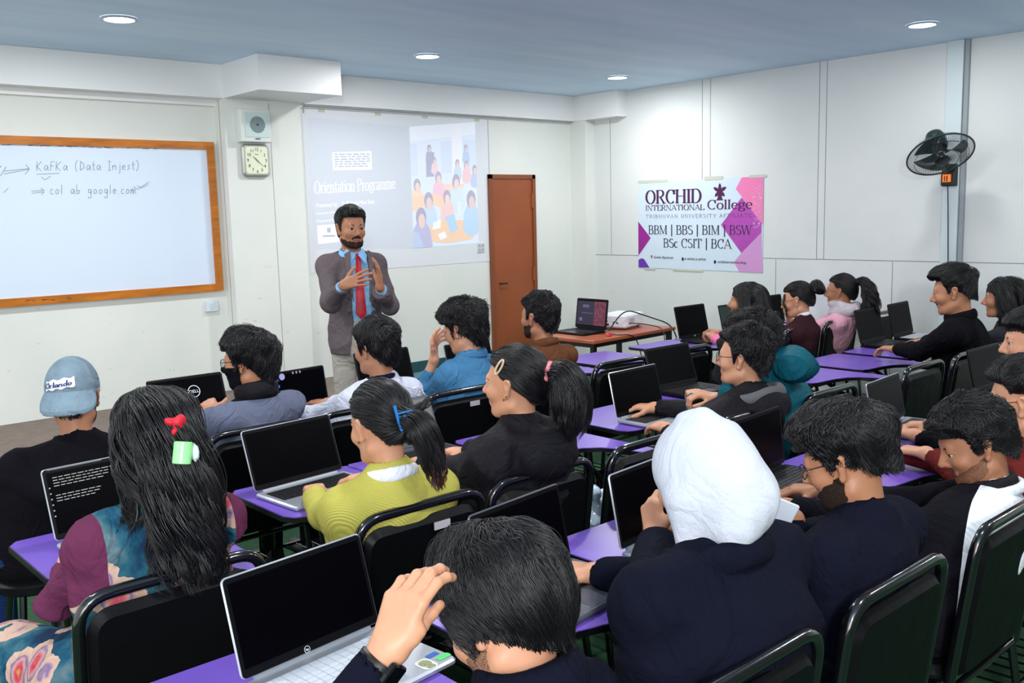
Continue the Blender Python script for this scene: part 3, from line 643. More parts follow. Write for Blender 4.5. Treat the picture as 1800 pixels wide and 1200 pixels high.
def chair_meshes():
    """local frame: x across, y forward from the back rail, z up"""
    R = {}
    w = .218
    def bk(z): return -.055*(z-.45)/.41+.055    # back leans away as it rises
    m = MB(); top = [(-w, bk(.42), .42), (-w, bk(.86), .865), (w, bk(.86), .865), (w, bk(.42), .42)]
    m.tube(arc_path(top, .075, 7), .0145, 10); R['back_frame'] = (m, M_tube, True)
    m = MB(); Mx = Matrix.Rotation(math.atan2(.055, .41), 4, 'X')
    A = Matrix.Translation((0, bk(.46)+.004, .46))@Mx@Matrix.Rotation(math.radians(90), 4, 'X')
    m.rbox((-w+.016, -.01, -.018), (w-.016, .375, .022), .055, M=A, seg=5); R['backrest'] = (m, M_vinyl, True)
    m = MB(); m.rbox((-.215, .07, .425), (.215, .49, .475), .05, seg=5); R['seat'] = (m, M_vinyl, True)
    m = MB(); m.tube(arc_path([(-.2, .06, .42), (-.2, .48, .415), (.2, .48, .415), (.2, .06, .42)], .03), .011, 8); m.tube([(-.21, .06, .42), (.21, .06, .42)], .011, 8); R['seat_frame'] = (m, M_tube, True)
    for i, (sx, y0, y1) in enumerate(((-1, .06, .0), (1, .06, .0), (-1, .47, .5), (1, .47, .5))):
        m = MB().tube([(sx*.205, y0, .42), (sx*.215, y1, .012)], .0125, 8); R['leg%d' % i] = (m, M_tube, True)
        m = MB().lathe([(.018, 0), (.018, .02), (.014, .03)], 12, M=Matrix.Translation((sx*.215, y1, 0))); R['foot%d' % i] = (m, M_black, True)
    m = MB(); Mp = None
    m.prism(PAD, PADZ-.0195, PADZ-.003); R['pad_core'] = (m, M_paded, True)
    c = MB(); ins = [(x*.985+(.0018 if x < .1 else .001), (y-.6)*.985+.6) for x, y in PAD]; c.prism(ins, PADZ-.0035, PADZ); R['pad_top'] = (c, M_pad, False)
    m = MB(); m.tube(arc_path([(.225, .06, .43), (.30, .10, .56), (.322, .22, .695), (.322, .60, .695)], .06), .0125, 8)
    m.tube(arc_path([(.22, .47, .42), (.312, .52, .55), (.312, .80, .695)], .05), .0125, 8); m.tube([(.312, .62, .693), (-.08, .78, .693)], .010, 6)
    R['pad_support'] = (m, M_tube, True)
    m = MB(); m.tube([(-.20, .1, .2), (.20, .1, .2)], .008, 6)
    for x in np.linspace(-.18, .18, 7): m.tube([(x, .1, .2), (x, .46, .19)], .004, 5)
    m.tube([(-.2, .46, .19), (.2, .46, .19)], .008, 6); R['book_rack'] = (m, M_tube, True)
    return R
CH = {}
def chair(x, rail, label, sticker=False, rz=0, group='black tablet-arm chairs'):
    t = thing('tablet_arm_chair', label, 'chair', (x, rail, 0), math.radians(rz), group)
    if not CH:
        for k, (m, mm, sm) in chair_meshes().items():
            o = m.obj(k.rstrip('0123456789'), mm, None, sm); CH[k] = o.data; bpy.data.objects.remove(o)
    par = {}
    for k, me in CH.items():
        nm = {'pad_core': 'writing_pad', 'pad_top': 'pad_surface', 'leg0': 'leg', 'foot0': 'rubber_foot'}.get(k, k.rstrip('0123456789'))
        if k.startswith('foot'): nm = 'rubber_foot'
        o = bpy.data.objects.new(nm, me); COL.objects.link(o); par[k] = o
        if k == 'pad_core': o.location.z = .003*(int(x*97) % 2)
        o.parent = par['leg'+k[-1]] if k.startswith('foot') else par['pad_core'] if k == 'pad_top' else t
    if sticker:
        m = MB(); m.box((.02, -.0268, .79), (.075, -.0225, .812)); mm = m.obj('paper_sticker', M_stick, t)
        mm.location = (0, .004, 0)
    return t
R1, R2, R3 = 3.32, 2.07, .89
CHAIRS = [

 (1.64, R1, 'black tablet-arm chair under the man in the black face mask', 0),
 (2.12, R1, 'black tablet-arm chair under the man in the white track jacket', 0), (2.66, R1, 'black tablet-arm chair with a small sticker behind the man in the blue sweater', 1),
 (3.20, R1, 'black tablet-arm chair behind the man in the brown jacket', 0), (3.76, R1, 'empty black tablet-arm chair beside the man in brown, nearest the projector table', 1),
 (4.34, R1, 'empty black tablet-arm chair just beyond the clasped hands in teal sleeves', 0), (5.06, R1, 'black tablet-arm chair under the woman with pink cuffs', 0),
 (5.57, R1, 'black tablet-arm chair behind the woman in the maroon sweater', 0), (6.07, R1, 'black tablet-arm chair behind the woman in the pink hoodie', 0),
 (6.66, R1, 'empty black tablet-arm chair against the right wall', 0),
 (.79, R2, 'black tablet-arm chair under the woman in the floral top, at the lower left', 0), (1.50, R2, 'black tablet-arm chair with a small sticker behind the yellow sweater', 1),
 (1.97, R2, 'black tablet-arm chair behind the woman with the ponytail in black', 0), (2.50, R2, 'empty black tablet-arm chair with a bare purple pad right of the ponytailed woman', 0),
 (3.12, R2, 'black tablet-arm chair under the man with glasses in the hooded black jacket', 0), (3.72, R2, 'black tablet-arm chair under the person in the teal puffer jacket', 0),
 (4.62, R2, 'empty black tablet-arm chair with a bare purple pad, nearest the teal hood', 0), (5.18, R2, 'empty black tablet-arm chair just left of the man in the black coat', 0),
 (5.74, R2, 'black tablet-arm chair under the man in the black coat', 0), (6.30, R2, 'black tablet-arm chair under the long-haired woman by the right edge', 0),
 (.74, R3, 'black tablet-arm chair under the man scratching his head', 0), (1.36, R3, 'black tablet-arm chair under the person in the white hood', 0),
 (1.91, R3, 'black tablet-arm chair under the curly-haired man with glasses', 0), (2.53, R3, 'black tablet-arm chair under the man in the black and white jacket', 0),
 (3.08, R3, 'black tablet-arm chair under the man in the dark red shirt', 0), (3.66, R3, 'black tablet-arm chair at the right edge of the photo behind the man in red', 0),
 (4.72, R3, 'black tablet-arm chair at the far right, cut by the edge of the photo', 0),
]
for x, r, lb, st in CHAIRS: chair(x, r, lb, st)

t = thing('stool', 'low dark stool under the man in the grey cap', 'stool', (.85, 3.48, 0))
MB().lathe([(.15, .43), (.165, .44), (.165, .465), (.15, .475)], 24).obj('seat', M_vinyl, t, True)
for k in range(4): a = math.pi/4+k*math.pi/2; MB().tube([(.11*math.cos(a), .11*math.sin(a), .435), (.17*math.cos(a), .17*math.sin(a), 0)], .0125, 8).obj('leg', M_tube, t, True)
# ------------------------------------------------------------------ laptops
M_lsil = mat('laptop_silver', (176, 182, 192), rough=.32, metal=.55)
M_lgry = mat('laptop_grey', (84, 88, 100), rough=.4, metal=.4)
M_lblk = mat('laptop_black', (11, 11, 15), rough=.4, spec=.15)
M_scr = mat('laptop_screen_glass', (3, 3, 6), rough=.3, spec=.05)
M_scg = mat('laptop_screen_green', (16, 44, 34), rough=.3, emit=.05)
M_scb = mat('laptop_screen_taupe', (104, 102, 96), rough=.3)
M_key = mat('laptop_keys', (16, 17, 21), rough=.5)
M_keys_l = mat('laptop_keys_light', (196, 202, 212), rough=.45)
M_logo = mat('logo_white', (200, 204, 210), rough=.4, emit=.35)
def laptop(x, y, z, label, rz=0, w=.36, d=.245, h=.232, open_=104, body=None, screen=None, keys=None, bezel=None, group='open laptops', sticker=None):
    """x,y,z: middle of the hinge; the lid opens away from the reader, who sits towards -y"""
    body = body or M_lblk; screen = screen or M_scr; keys = keys or M_key; bezel = bezel or M_lblk
    t = thing('laptop', label, 'laptop', (x, y, z), math.radians(rz), group)
    MB().rbox((-w/2, -d, 0), (w/2, .004, .016), .012).obj('base', body, t, True)
    k = MB(); kw = w*.88/14; k0 = -w*.44
    for r in range(6):
        yk = -.035-r*.0185; xk = k0
        for c in range(14 if r != 5 else 8):
            ww = kw*(1 if r != 5 else (5 if c == 3 else 1.3))
            if xk+ww > w*.442: break
            k.box((xk+.0012, yk-.0155, .0155), (xk+ww-.0012, yk, .0182)); xk += ww
    wl = MB().box((-w*.445, -.035-6*.0185-.001, .0152), (w*.445, -.032, .0166)).obj('keyboard_well', keys if keys is M_key else body, t)
    kb = k.obj('keyboard', keys, t)
    MB().rbox((-w*.16, -d+.012, .0155), (w*.16, -.155, .0168), .005).obj('touchpad', mat('touchpad_'+body.name, {'laptop_silver': (150, 158, 170), 'laptop_grey': (74, 78, 90)}.get(body.name, (30, 31, 36)), rough=.3), t)
    A = Matrix.Translation((0, 0, .017))@Matrix.Rotation(math.radians(90-open_), 4, 'X')
    lid = MB(); B = A@Matrix.Rotation(math.radians(90), 4, 'X')
    lid.rbox((-w/2, .004, -.0075), (w/2, h, -.001), .012, M=B); lo = lid.obj('lid', body, t, True)
    MB().rbox((-w/2+.003, .006, -.0018), (w/2-.003, h-.003, .0004), .01, M=B).obj('bezel', bezel, lo, True)
    MB().box((-w/2+.012, .024, .0002), (w/2-.012, h-.014, .001), M=B).obj('display', screen, lo)
    MB().tube([(-w*.42, .002, .016), (w*.42, .002, .016)], .006, 8).obj('hinge', body, t, True)
    def on(x_, z_, dy=.0014): p = B@Vector((x_, z_, dy)); return (p.x, p.y, p.z)
    U = np.array((1, 0, 0)); V = np.array((B@Vector((0, 1, 0)))-(B@Vector((0, 0, 0))))
    return t, lo, on, U, V
def ring_logo(lo, on, U, V, cx, cz, r, name='round_logo', txt='hp', sc=1.1):
    m = MB(); c = np.array(on(cx, cz)); n = 28
    vs = []
    for k in range(n): a = 2*math.pi*k/n; vs += [c+U*math.cos(a)*r+V*math.sin(a)*r, c+U*math.cos(a)*r*.88+V*math.sin(a)*r*.88]
    m.add(vs, [(2*k, 2*((k+1) % n), 2*((k+1) % n)+1, 2*k+1) for k in range(n)])
    text(m, 'l', txt, c-V*r*.33*sc+U*0, U, V, r*sc, M_logo, align='CENTER')
    m.obj(name, M_logo, lo)
LZ = PADZ
def hpdot(q, w, r=.006): t, lo, on, U, V = q; ring_logo(lo, on, U, V, 0, .0135, r, 'maker_logo')
# row one
q = laptop(1.78, 4.3, LZ+.0035, 'black laptop showing a round start-up logo in front of the masked man', rz=-2, w=0.37, h=0.205, d=0.245, open_=110); ring_logo(q[1], q[2], q[3], q[4], .03, .125, .03, 'startup_logo', 'DELL', .72)
q = laptop(2.211, 4.03, LZ+.0035, 'black laptop with desktop icons on its dark screen, right of the masked man', rz=5, w=0.337, h=0.206, d=0.235, open_=100)
ic = MB(); on = q[2]; U = q[3]; V = q[4]
def sq(mb, on, x, z, w, h): mb.add([on(x, z, .0016), on(x+w, z, .0016), on(x+w, z+h, .0016), on(x, z+h, .0016)], [(0, 1, 2, 3)])
for k in range(10):
    sq(ic, on, -.14+.028*(k % 2), .19-.03*(k//2), .013, .013)
ic.obj('desktop_icons', mat('icon_blue', (60, 90, 190), emit=.5), q[1])
ic = MB()
for k in range(12): sq(ic, on, -.06+.012*k, .03, .007, .007)
for k in range(3): sq(ic, on, -.02+.02*k, .185, .008, .012)
ic.obj('taskbar_icons', mat('icon_grey', (150, 120, 150), emit=.4), q[1])
ic = MB(); c = np.array(on(-.08, .18, .0018)); ic.add([c+U*.016*math.cos(a)+V*.016*math.sin(a) for a in np.linspace(0, 6.283, 17)[:-1]], [tuple(range(16))]); ic.obj('round_widget', mat('widget_lilac', (150, 150, 200), emit=.4), q[1])
laptop(2.87, 4.24, LZ+.0035, 'black laptop behind the head of the man in the white track jacket', rz=-2, w=0.355, h=0.21, d=0.235, open_=108)
laptop(3.36, 4.1, LZ+.0035, 'dark laptop partly hidden behind the raised hand of the man in blue', rz=0, w=0.34, h=0.21, d=0.235, open_=104, body=M_lgry)
q = laptop(5.5, 4.15, LZ+.0035, 'tall black laptop in front of the woman with pink cuffs', rz=-1, w=0.35, h=0.238, d=0.235, open_=103); hpdot(q, .36)
laptop(5.95, 4.1, LZ+.0035, 'laptop with a dark green screen behind the woman with pink cuffs', rz=-2, w=0.345, h=0.215, d=0.235, open_=104, body=M_lsil, screen=M_scg)
laptop(6.52, 4.15, LZ+.0035, 'black laptop between the two women by the right wall', rz=-2, w=0.345, h=0.23, d=0.235, open_=102)
# row two
q = laptop(0.932, 2.897, LZ+.0035, 'silver-rimmed laptop with lines of code on screen at the far left', rz=3, w=0.355, h=0.221, d=0.235, open_=110, body=M_lsil)
cd = MB(); on = q[2]
for r in range(7):
    x = -.15
    while x < .02-.01*r: l_ = .006+rng.random()*.016; sq(cd, on, x, .19-r*.0085-(.02 if r > 3 else 0), l_, .0022); x += l_+.004
for k in range(6): sq(cd, on, -.165, .16-.017*k, .004, .004)
sq(cd, on, -.16, .215, .16, .0012)
cd.obj('code_lines', mat('code_text', (150, 150, 150), emit=.25), q[1])
q = laptop(1.591, 2.932, LZ+.0035, 'silver laptop with black keys on the purple pad of the yellow-sweatered woman', rz=5, w=0.372, h=0.219, d=0.245, open_=109, body=M_lsil)
M_bez = mat('bezel_dark', (16, 17, 20), rough=.4)
q = laptop(2.124, 3.02, LZ+.0035, 'grey laptop with a pale taupe screen between the two women', rz=1.6, w=0.355, h=0.206, d=0.235, open_=113, body=M_lgry, screen=M_scb, bezel=M_lgry)
q = laptop(3.264, 2.769, LZ+.0035, 'silver laptop with a pen beside it, in front of the man with glasses', rz=2, w=0.349, h=0.211, d=0.235, open_=103, body=M_lsil); hpdot(q, .35)
q = laptop(3.9, 3.06, LZ+.0035, 'black laptop under the clasped hands of the person in teal', rz=-2, w=0.359, h=0.222, d=0.235, open_=109)
q = laptop(6.04, 3.06, LZ+.0035, 'black laptop with the hand of the man in the black coat on it', rz=0.8, w=0.355, h=0.233, d=0.235, open_=104)
laptop(6.48, 3.06, LZ+.0035, 'black laptop with pale keys nearest the right wall', rz=3, w=0.35, h=0.235, d=0.235, open_=102, keys=M_keys_l)
# row three
q = laptop(0.947, 1.724, LZ+.0035, 'large silver laptop with pale keys and a round maker logo, lower left', rz=6, w=0.36, h=0.214, d=0.255, open_=106, body=M_lsil, keys=M_keys_l); ring_logo(q[1], q[2], q[3], q[4], -.02, .0125, .0075, 'maker_logo')
st = MB(); a = .0166
st.rbox((.135, -.215, a), (.165, -.2, a+.0006), .002); st.obj('blue_sticker', mat('sticker_blue', (30, 90, 170)), q[0]); st = MB().rbox((.142, -.24, a), (.178, -.222, a+.0006), .006); st.obj('green_sticker', mat('sticker_green', (80, 200, 110)), q[0])
st = MB(); st.rbox((.095, -.252, a), (.132, -.205, a+.0005), .012); st.obj('cartoon_sticker', mat('sticker_white', (214, 214, 206)), q[0])
st = MB(); st.rbox((.1, -.24, a+.0005), (.127, -.21, a+.0008), .012).rbox((.104, -.25, a+.0005), (.124, -.236, a+.0009), .004); st.obj('sticker_print', mat('sticker_olive', (140, 146, 110), vary=.5, vscale=120), q[0])
q = laptop(1.56, 1.7, LZ+.0035, 'grey laptop with a rectangular picture sticker, behind the head of the man scratching his head', rz=7, w=0.355, h=0.205, d=0.25, open_=102, body=M_lgry)
st = MB().box((.10, -.225, a), (.165, -.18, a+.0005)); st.obj('sticker_border', M_keys_l, q[0]); st = MB().box((.103, -.222, a+.0004), (.162, -.183, a+.0008)); st.obj('picture_sticker', mat('sticker_picture', (50, 70, 90), vary=.9, vscale=90), q[0])
q = laptop(2.033, 1.667, LZ+.0035, 'silver laptop half hidden behind the white hood', rz=6, w=0.355, h=0.214, d=0.235, open_=101, body=M_lsil); hpdot(q, .37)
q = laptop(2.76, 1.8, LZ+.0035, 'black laptop in front of the curly-haired man', rz=5, w=0.37, h=0.216, d=0.245, open_=96); hpdot(q, .37)
q = laptop(3.8, 1.84, LZ+.0035, 'dark-screened laptop on the purple pad behind the man in the black and white jacket', rz=5, w=0.353, h=0.197, d=0.235, open_=101, body=M_lsil)
laptop(4.86, 1.84, LZ+.0035, 'black laptop with a thin bright edge among the chairs at right', rz=-2, w=0.355, h=0.213, d=0.235, open_=103)

# ------------------------------------------------------------------ presenter's table with laptop, projector and cables
M_ttop = mat('red_brown_laminate', (168, 86, 52), rough=.35, vary=.15, vscale=7)
TX, TY, TA = 5.33, 4.86, math.radians(3)
t = thing('side_table', 'small table with red-brown top and black metal legs by the front wall', 'table', (TX, TY, 0), TA)
MB().rbox((-.5, -.29, .726), (.5, .29, .75), .006).obj('tabletop', M_ttop, t, True)
for sx in (-1, 1):
    for sy in (-1, 1): MB().box((sx*.46-.0175, sy*.25-.0175, 0), (sx*.46+.0175, sy*.25+.0175, .70)).obj('leg', M_black, t)
m = MB(); m.box((-.4775, -.2675, .695), (.4775, -.2325, .726)).box((-.4775, .2325, .695), (.4775, .2675, .726)).box((-.4775, -.2325, .695), (-.4425, .2325, .726)).box((.4425, -.2325, .695), (.4775, .2325, .726)); m.obj('apron_frame', M_black, t)
q = laptop(5.235, 4.95, .75, 'black laptop on the projector table mirroring the slide', rz=-90, w=.33, h=.235, open_=98, group=None)
M_sl = mat('screen_slide_dim', (34, 26, 52), rough=.3, emit=.12)
m = MB(); on = q[2]; sq(m, on, -.15, .03, .3, .185); m.obj('slide_image', M_sl, q[1])
m = MB(); 
def sq2(mb, on, x, z, w, h, d_=.0022): mb.add([on(x, z, d_), on(x+w, z, d_), on(x+w, z+h, d_), on(x, z+h, d_)], [(0, 1, 2, 3)])
sq2(m, on, .03, .03, .12, .185); m.obj('slide_picture', mat('screen_slide_pic', (110, 50, 70), emit=.15, vary=.7, vscale=60), q[1])
m = MB()
for k in range(3): sq2(m, on, -.09+.022*k, .165, .016, .022)
for k in range(7): sq2(m, on, -.1+.017*k, .12, .012, .006)
sq2(m, on, -.12, .06, .03, .025); m.obj('slide_lettering', mat('screen_text', (100, 92, 130), emit=.2), q[1])
# projector
M_pj = mat('projector_white', (232, 236, 242), rough=.3)
t = thing('projector', 'white rectangular projector at the wall side of the table', 'projector', (5.57, 4.92, .75), math.radians(14))
MB().rbox((-.16, -.12, .012), (.16, .12, .115), .03, seg=5).obj('housing', M_pj, t, True)
for sx in (-1, 1):
    for sy in (-1, 1): MB().lathe([(.012, 0), (.012, .014)], 10, M=Matrix.Translation((sx*.12, sy*.08, 0))).obj('foot', M_black, t)
m = MB()
for k in range(7): m.box((-.10+.012*k, -.1215, .04), (-.095+.012*k, -.1195, .085))
m.obj('vent_slots', mat('vent_grey', (160, 165, 172)), t)
m = MB().box((-.1615, -.02, .05), (-.1595, -.005, .062)).box((-.1615, -.045, .05), (-.1595, -.035, .062)).box((-.1615, .03, .03), (-.1595, .05, .045)); m.obj('ports', M_black, t)
MB().box((-.163, .04, .06), (-.1595, .075, .072)).obj('red_plug', mat('plug_red', (210, 30, 40)), t)
Mc = Matrix.Translation((0, .12, .065))@Matrix.Rotation(math.radians(-90), 4, 'X'); MB().lathe([(.035, -.01), (.035, .012), (.028, .014), (.026, .004)], 20, M=Mc).obj('lens', M_black, t, True)
def cable(name, pts, r, label, m=None):
    o = MB().tube(arc_path(pts, .12, 8), r, 6).obj(name, m or M_black, None, True, off=pts[0]); return tag(o, label, 'cable')
cable('cable', [(5.25, 4.77, .765), (5.35, 4.70, .93), (5.62, 4.66, .84), (5.82, 4.60, .765), (5.84, 4.54, .5), (5.85, 4.50, .1)], .005, 'thick black cable looping over the projector and off the table edge')
cable('cable', [(5.42, 4.84, .80), (5.55, 4.72, .80), (5.70, 4.62, .757), (5.62, 4.53, .72), (5.60, 4.50, .2)], .004, 'thin black cable hanging straight down in front of the table')
cable('cable', [(5.13, 4.66, .765), (5.15, 4.60, .757), (5.30, 4.55, .752), (5.33, 4.5, .55), (5.15, 4.2, .03), (4.9, 4.1, .008)], .004, 'black cable running from the red plug down to the floor')
tag(MB().rbox((5.08, 4.62, .7505), (5.13, 4.645, .762), .004).obj('cable_plug', mat('plug_red', (210, 30, 40)), None, off=None), 'small red cable plug on the front edge of the table', 'plug')
# pen on the silver laptop's edge, plastic bag on the empty seat
pn = MB().tube([(3.19, 2.50, LZ+.008), (3.24, 2.38, LZ+.008)], .004, 8).obj('pen', M_lsil, None, True, off=(3.19, 2.50, LZ)); tag(pn, 'thin silver pen on the purple pad near the silver laptop', 'pen')
# ------------------------------------------------------------------ sculpting kit: smooth-blended volumes turned into skin
class Grid:
    def __init__(s, lo, hi, h):
        s.lo = np.array(lo, float); s.h = h; s.n = np.maximum(4, np.ceil((np.array(hi)-s.lo)/h).astype(int)+1)
        s.ax = [(s.lo[i]+np.arange(s.n[i])*h).astype(np.float32) for i in range(3)]
        s.F = np.full(s.n, 1.0, np.float32)
    def rngs(s, lo, hi):
        a = np.clip(np.floor((np.array(lo)-s.lo)/s.h).astype(int), 0, s.n); b = np.clip(np.ceil((np.array(hi)-s.lo)/s.h).astype(int)+1, 0, s.n)
        return tuple(slice(a[i], b[i]) for i in range(3))
    def P(s, sl): return s.ax[0][sl[0]][:, None, None], s.ax[1][sl[1]][None, :, None], s.ax[2][sl[2]][None, None, :]
    def add(s, pr, k=.01, op='u'):
        fn, lo, hi = pr; m = k+3*s.h; sl = s.rngs(np.array(lo)-m, np.array(hi)+m)
        if any(q.stop <= q.start for q in sl): return s
        d = fn(*s.P(sl)); F = s.F[sl]
        if op == 'u':
            h = np.maximum(k-np.abs(F-d), 0)/k; s.F[sl] = np.minimum(F, d)-h*h*k*.25
        else:
            h = np.maximum(k-np.abs(F+d), 0)/k; s.F[sl] = np.maximum(F, -d)+h*h*k*.25
        return s
    def full(s): return s.P([slice(0, n) for n in s.n])
    def mesh(s):
        F = s.F; ins = F < 0
        nx, ny, nz = F.shape
        c = ins[:-1, :-1, :-1].astype(np.int8)
        tot = sum(ins[i:nx-1+i, j:ny-1+j, k:nz-1+k].astype(np.int8) for i in (0, 1) for j in (0, 1) for k in (0, 1))
        act = (tot > 0) & (tot < 8); I = np.argwhere(act)
        if len(I) == 0: return np.zeros((0, 3)), np.zeros((0, 4), int)
        idx = -np.ones(act.shape, np.int64); idx[act] = np.arange(len(I))
        co = np.array([(i, j, k) for i in (0, 1) for j in (0, 1) for k in (0, 1)])
        vals = np.stack([F[I[:, 0]+a, I[:, 1]+b, I[:, 2]+c_] for a, b, c_ in co], 1)
        acc = np.zeros((len(I), 3)); cnt = np.zeros(len(I))
        for a in range(8):
            for b in range(a+1, 8):
                if np.abs(co[a]-co[b]).sum() != 1: continue
                va, vb = vals[:, a], vals[:, b]; m = (va < 0) != (vb < 0); t = np.where(m, va/(va-vb+1e-12), 0)
                p = co[a][None]+(co[b]-co[a])[None]*t[:, None]; acc += np.where(m[:, None], p, 0); cnt += m
        V = (I+acc/cnt[:, None])*s.h+s.lo
        Q = []
        for ax in range(3):
            a, b, c_ = ax, (ax+1) % 3, (ax+2) % 3
            sl0 = [slice(None)]*3; sl1 = [slice(None)]*3; sl0[ax] = slice(0, -1); sl1[ax] = slice(1, None)
            for q in (b, c_): sl0[q] = slice(1, -1); sl1[q] = slice(1, -1)
            i0 = ins[tuple(sl0)]; i1 = ins[tuple(sl1)]; E_ = np.argwhere(i0 != i1)
            if len(E_) == 0: continue
            inside0 = i0[tuple(E_.T)]
            E_ = E_.copy(); E_[:, b] += 1; E_[:, c_] += 1
            def cell(db, dc): X_ = E_.copy(); X_[:, b] += db; X_[:, c_] += dc; return idx[X_[:, 0], X_[:, 1], X_[:, 2]]
            q = np.stack([cell(-1, -1), cell(0, -1), cell(0, 0), cell(-1, 0)], 1)
            q[~inside0] = q[~inside0][:, ::-1]; Q.append(q)
        Q = np.concatenate(Q); Q = Q[(Q >= 0).all(1)]
        return V, Q
def f32(v): return np.asarray(v, np.float32)
def caps(a, b, ra, rb=None):
    a = np.asarray(a, float); b = np.asarray(b, float); rb = ra if rb is None else rb; ba = b-a; L2 = ba@ba+1e-9; r = max(ra, rb)
    def fn(X, Y, Z):
        px, py, pz = X-a[0], Y-a[1], Z-a[2]; dt = px*ba[0]+py*ba[1]+pz*ba[2]; h = np.clip(dt/L2, 0, 1)
        return np.sqrt((px-ba[0]*h)**2+(py-ba[1]*h)**2+(pz-ba[2]*h)**2)-(ra+(rb-ra)*h)
    return fn, np.minimum(a, b)-r, np.maximum(a, b)+r
def sph(c, r): return caps(c, np.asarray(c)+1e-4, r)
def ell(c, r, R=np.eye(3)):
    c = np.asarray(c, float); r = np.asarray(r, float); mr = r.max()
    def fn(X, Y, Z):
        p = (X-c[0], Y-c[1], Z-c[2]); k0 = 0; k1 = 0
        for i in range(3):
            q = (p[0]*R[0, i]+p[1]*R[1, i]+p[2]*R[2, i])/r[i]; k0 = k0+q*q; k1 = k1+(q/r[i])**2
        k0 = np.sqrt(k0); return k0*(k0-1)/(np.sqrt(k1)+1e-9)
    return fn, c-mr, c+mr
def scap(a, b, ra, rb, R, S):
    """capsule stretched by S in the frame R"""
    S = np.asarray(S, float); a = np.asarray(a, float); b = np.asarray(b, float); A = (R.T@a)/S; B = (R.T@b)/S; f0, _, _ = caps(A, B, ra, rb); r = max(ra, rb)*S.max()
    def fn(X, Y, Z):
        q = [(X*R[0, i]+Y*R[1, i]+Z*R[2, i])/S[i] for i in range(3)]; return f0(*q)
    return fn, np.minimum(a, b)-r, np.maximum(a, b)+r
def torus(c, R, major, minor, S=(1, 1, 1)):
    c = np.asarray(c, float); m = (major+minor)*max(S)
    def fn(X, Y, Z):
        p = (X-c[0], Y-c[1], Z-c[2]); q = [(p[0]*R[0, i]+p[1]*R[1, i]+p[2]*R[2, i])/S[i] for i in range(3)]
        return np.sqrt((np.sqrt(q[0]**2+q[1]**2)-major)**2+q[2]**2)-minor
    return fn, c-m, c+m
def wob(seed, f, n=6):
    r = np.random.default_rng(seed); K = r.normal(size=(n, 3)); K = K/np.linalg.norm(K, axis=1)[:, None]*f*(.6+.8*r.random((n, 1))); ph = r.random(n)*6.28
    def fn(X, Y, Z):
        o = 0
        for k, p in zip(K, ph): o = o+np.sin(k[0]*X+k[1]*Y+k[2]*Z+p)
        return o/math.sqrt(n)*.75
    return fn
def npmesh(name, V, Q, mats, parent=None, mi=None, off=(0, 0, 0), smooth=True):
    me = bpy.data.meshes.new(name); V = np.asarray(V, float)-np.asarray(off); Q = np.asarray(Q, int)
    me.vertices.add(len(V)); me.vertices.foreach_set('co', V.astype(np.float32).ravel())
    me.loops.add(Q.size); me.loops.foreach_set('vertex_index', Q.ravel().astype(np.int32))
    me.polygons.add(len(Q)); me.polygons.foreach_set('loop_start', (np.arange(len(Q))*4).astype(np.int32))
    for q in (mats if isinstance(mats, (list, tuple)) else [mats]): me.materials.append(q)
    if mi is not None: me.polygons.foreach_set('material_index', np.asarray(mi, np.int32))
    me.polygons.foreach_set('use_smooth', np.full(len(Q), smooth))
    me.update(calc_edges=True); me.validate()
    o = bpy.data.objects.new(name, me); COL.objects.link(o)
    if parent is not None: o.parent = parent
    return o
def relax(V, Q, it=1, lam=.5):
    for _ in range(it):
        acc = np.zeros_like(V); cnt = np.zeros(len(V))
        for a, b in ((0, 1), (1, 2), (2, 3), (3, 0)):
            np.add.at(acc, Q[:, a], V[Q[:, b]]); np.add.at(cnt, Q[:, a], 1); np.add.at(acc, Q[:, b], V[Q[:, a]]); np.add.at(cnt, Q[:, b], 1)
        V = V+(acc/np.maximum(cnt, 1)[:, None]-V)*lam
    return V
def join(parts):
    Vs, Qs, Ms, n = [], [], [], 0
    for p in parts:
        V, Q = p[0], p[1]; Vs.append(V); Qs.append(np.asarray(Q)+n); Ms.append(np.full(len(Q), p[2] if len(p) > 2 and np.isscalar(p[2]) else 0) if not (len(p) > 2 and not np.isscalar(p[2])) else p[2]); n += len(V)
    return np.concatenate(Vs), np.concatenate(Qs), np.concatenate(Ms)
def rotz(a): c, s = math.cos(a), math.sin(a); return np.array([[c, -s, 0], [s, c, 0], [0, 0, 1]])
def head_R(yaw, pitch, roll=0):
    y, p, r = map(math.radians, (yaw, -pitch, roll)); cp, sp = math.cos(p), math.sin(p); cr, sr = math.cos(r), math.sin(r)
    return rotz(y)@np.array([[1, 0, 0], [0, cp, -sp], [0, sp, cp]])@np.array([[cr, 0, sr], [0, 1, 0], [-sr, 0, cr]])
IR, IU, IB = CM[:, 0], CM[:, 1], CM[:, 2]       # picture right, up, towards the camera
def idir(x, y, z=0): return nrm(IR*x+IU*y+IB*z)

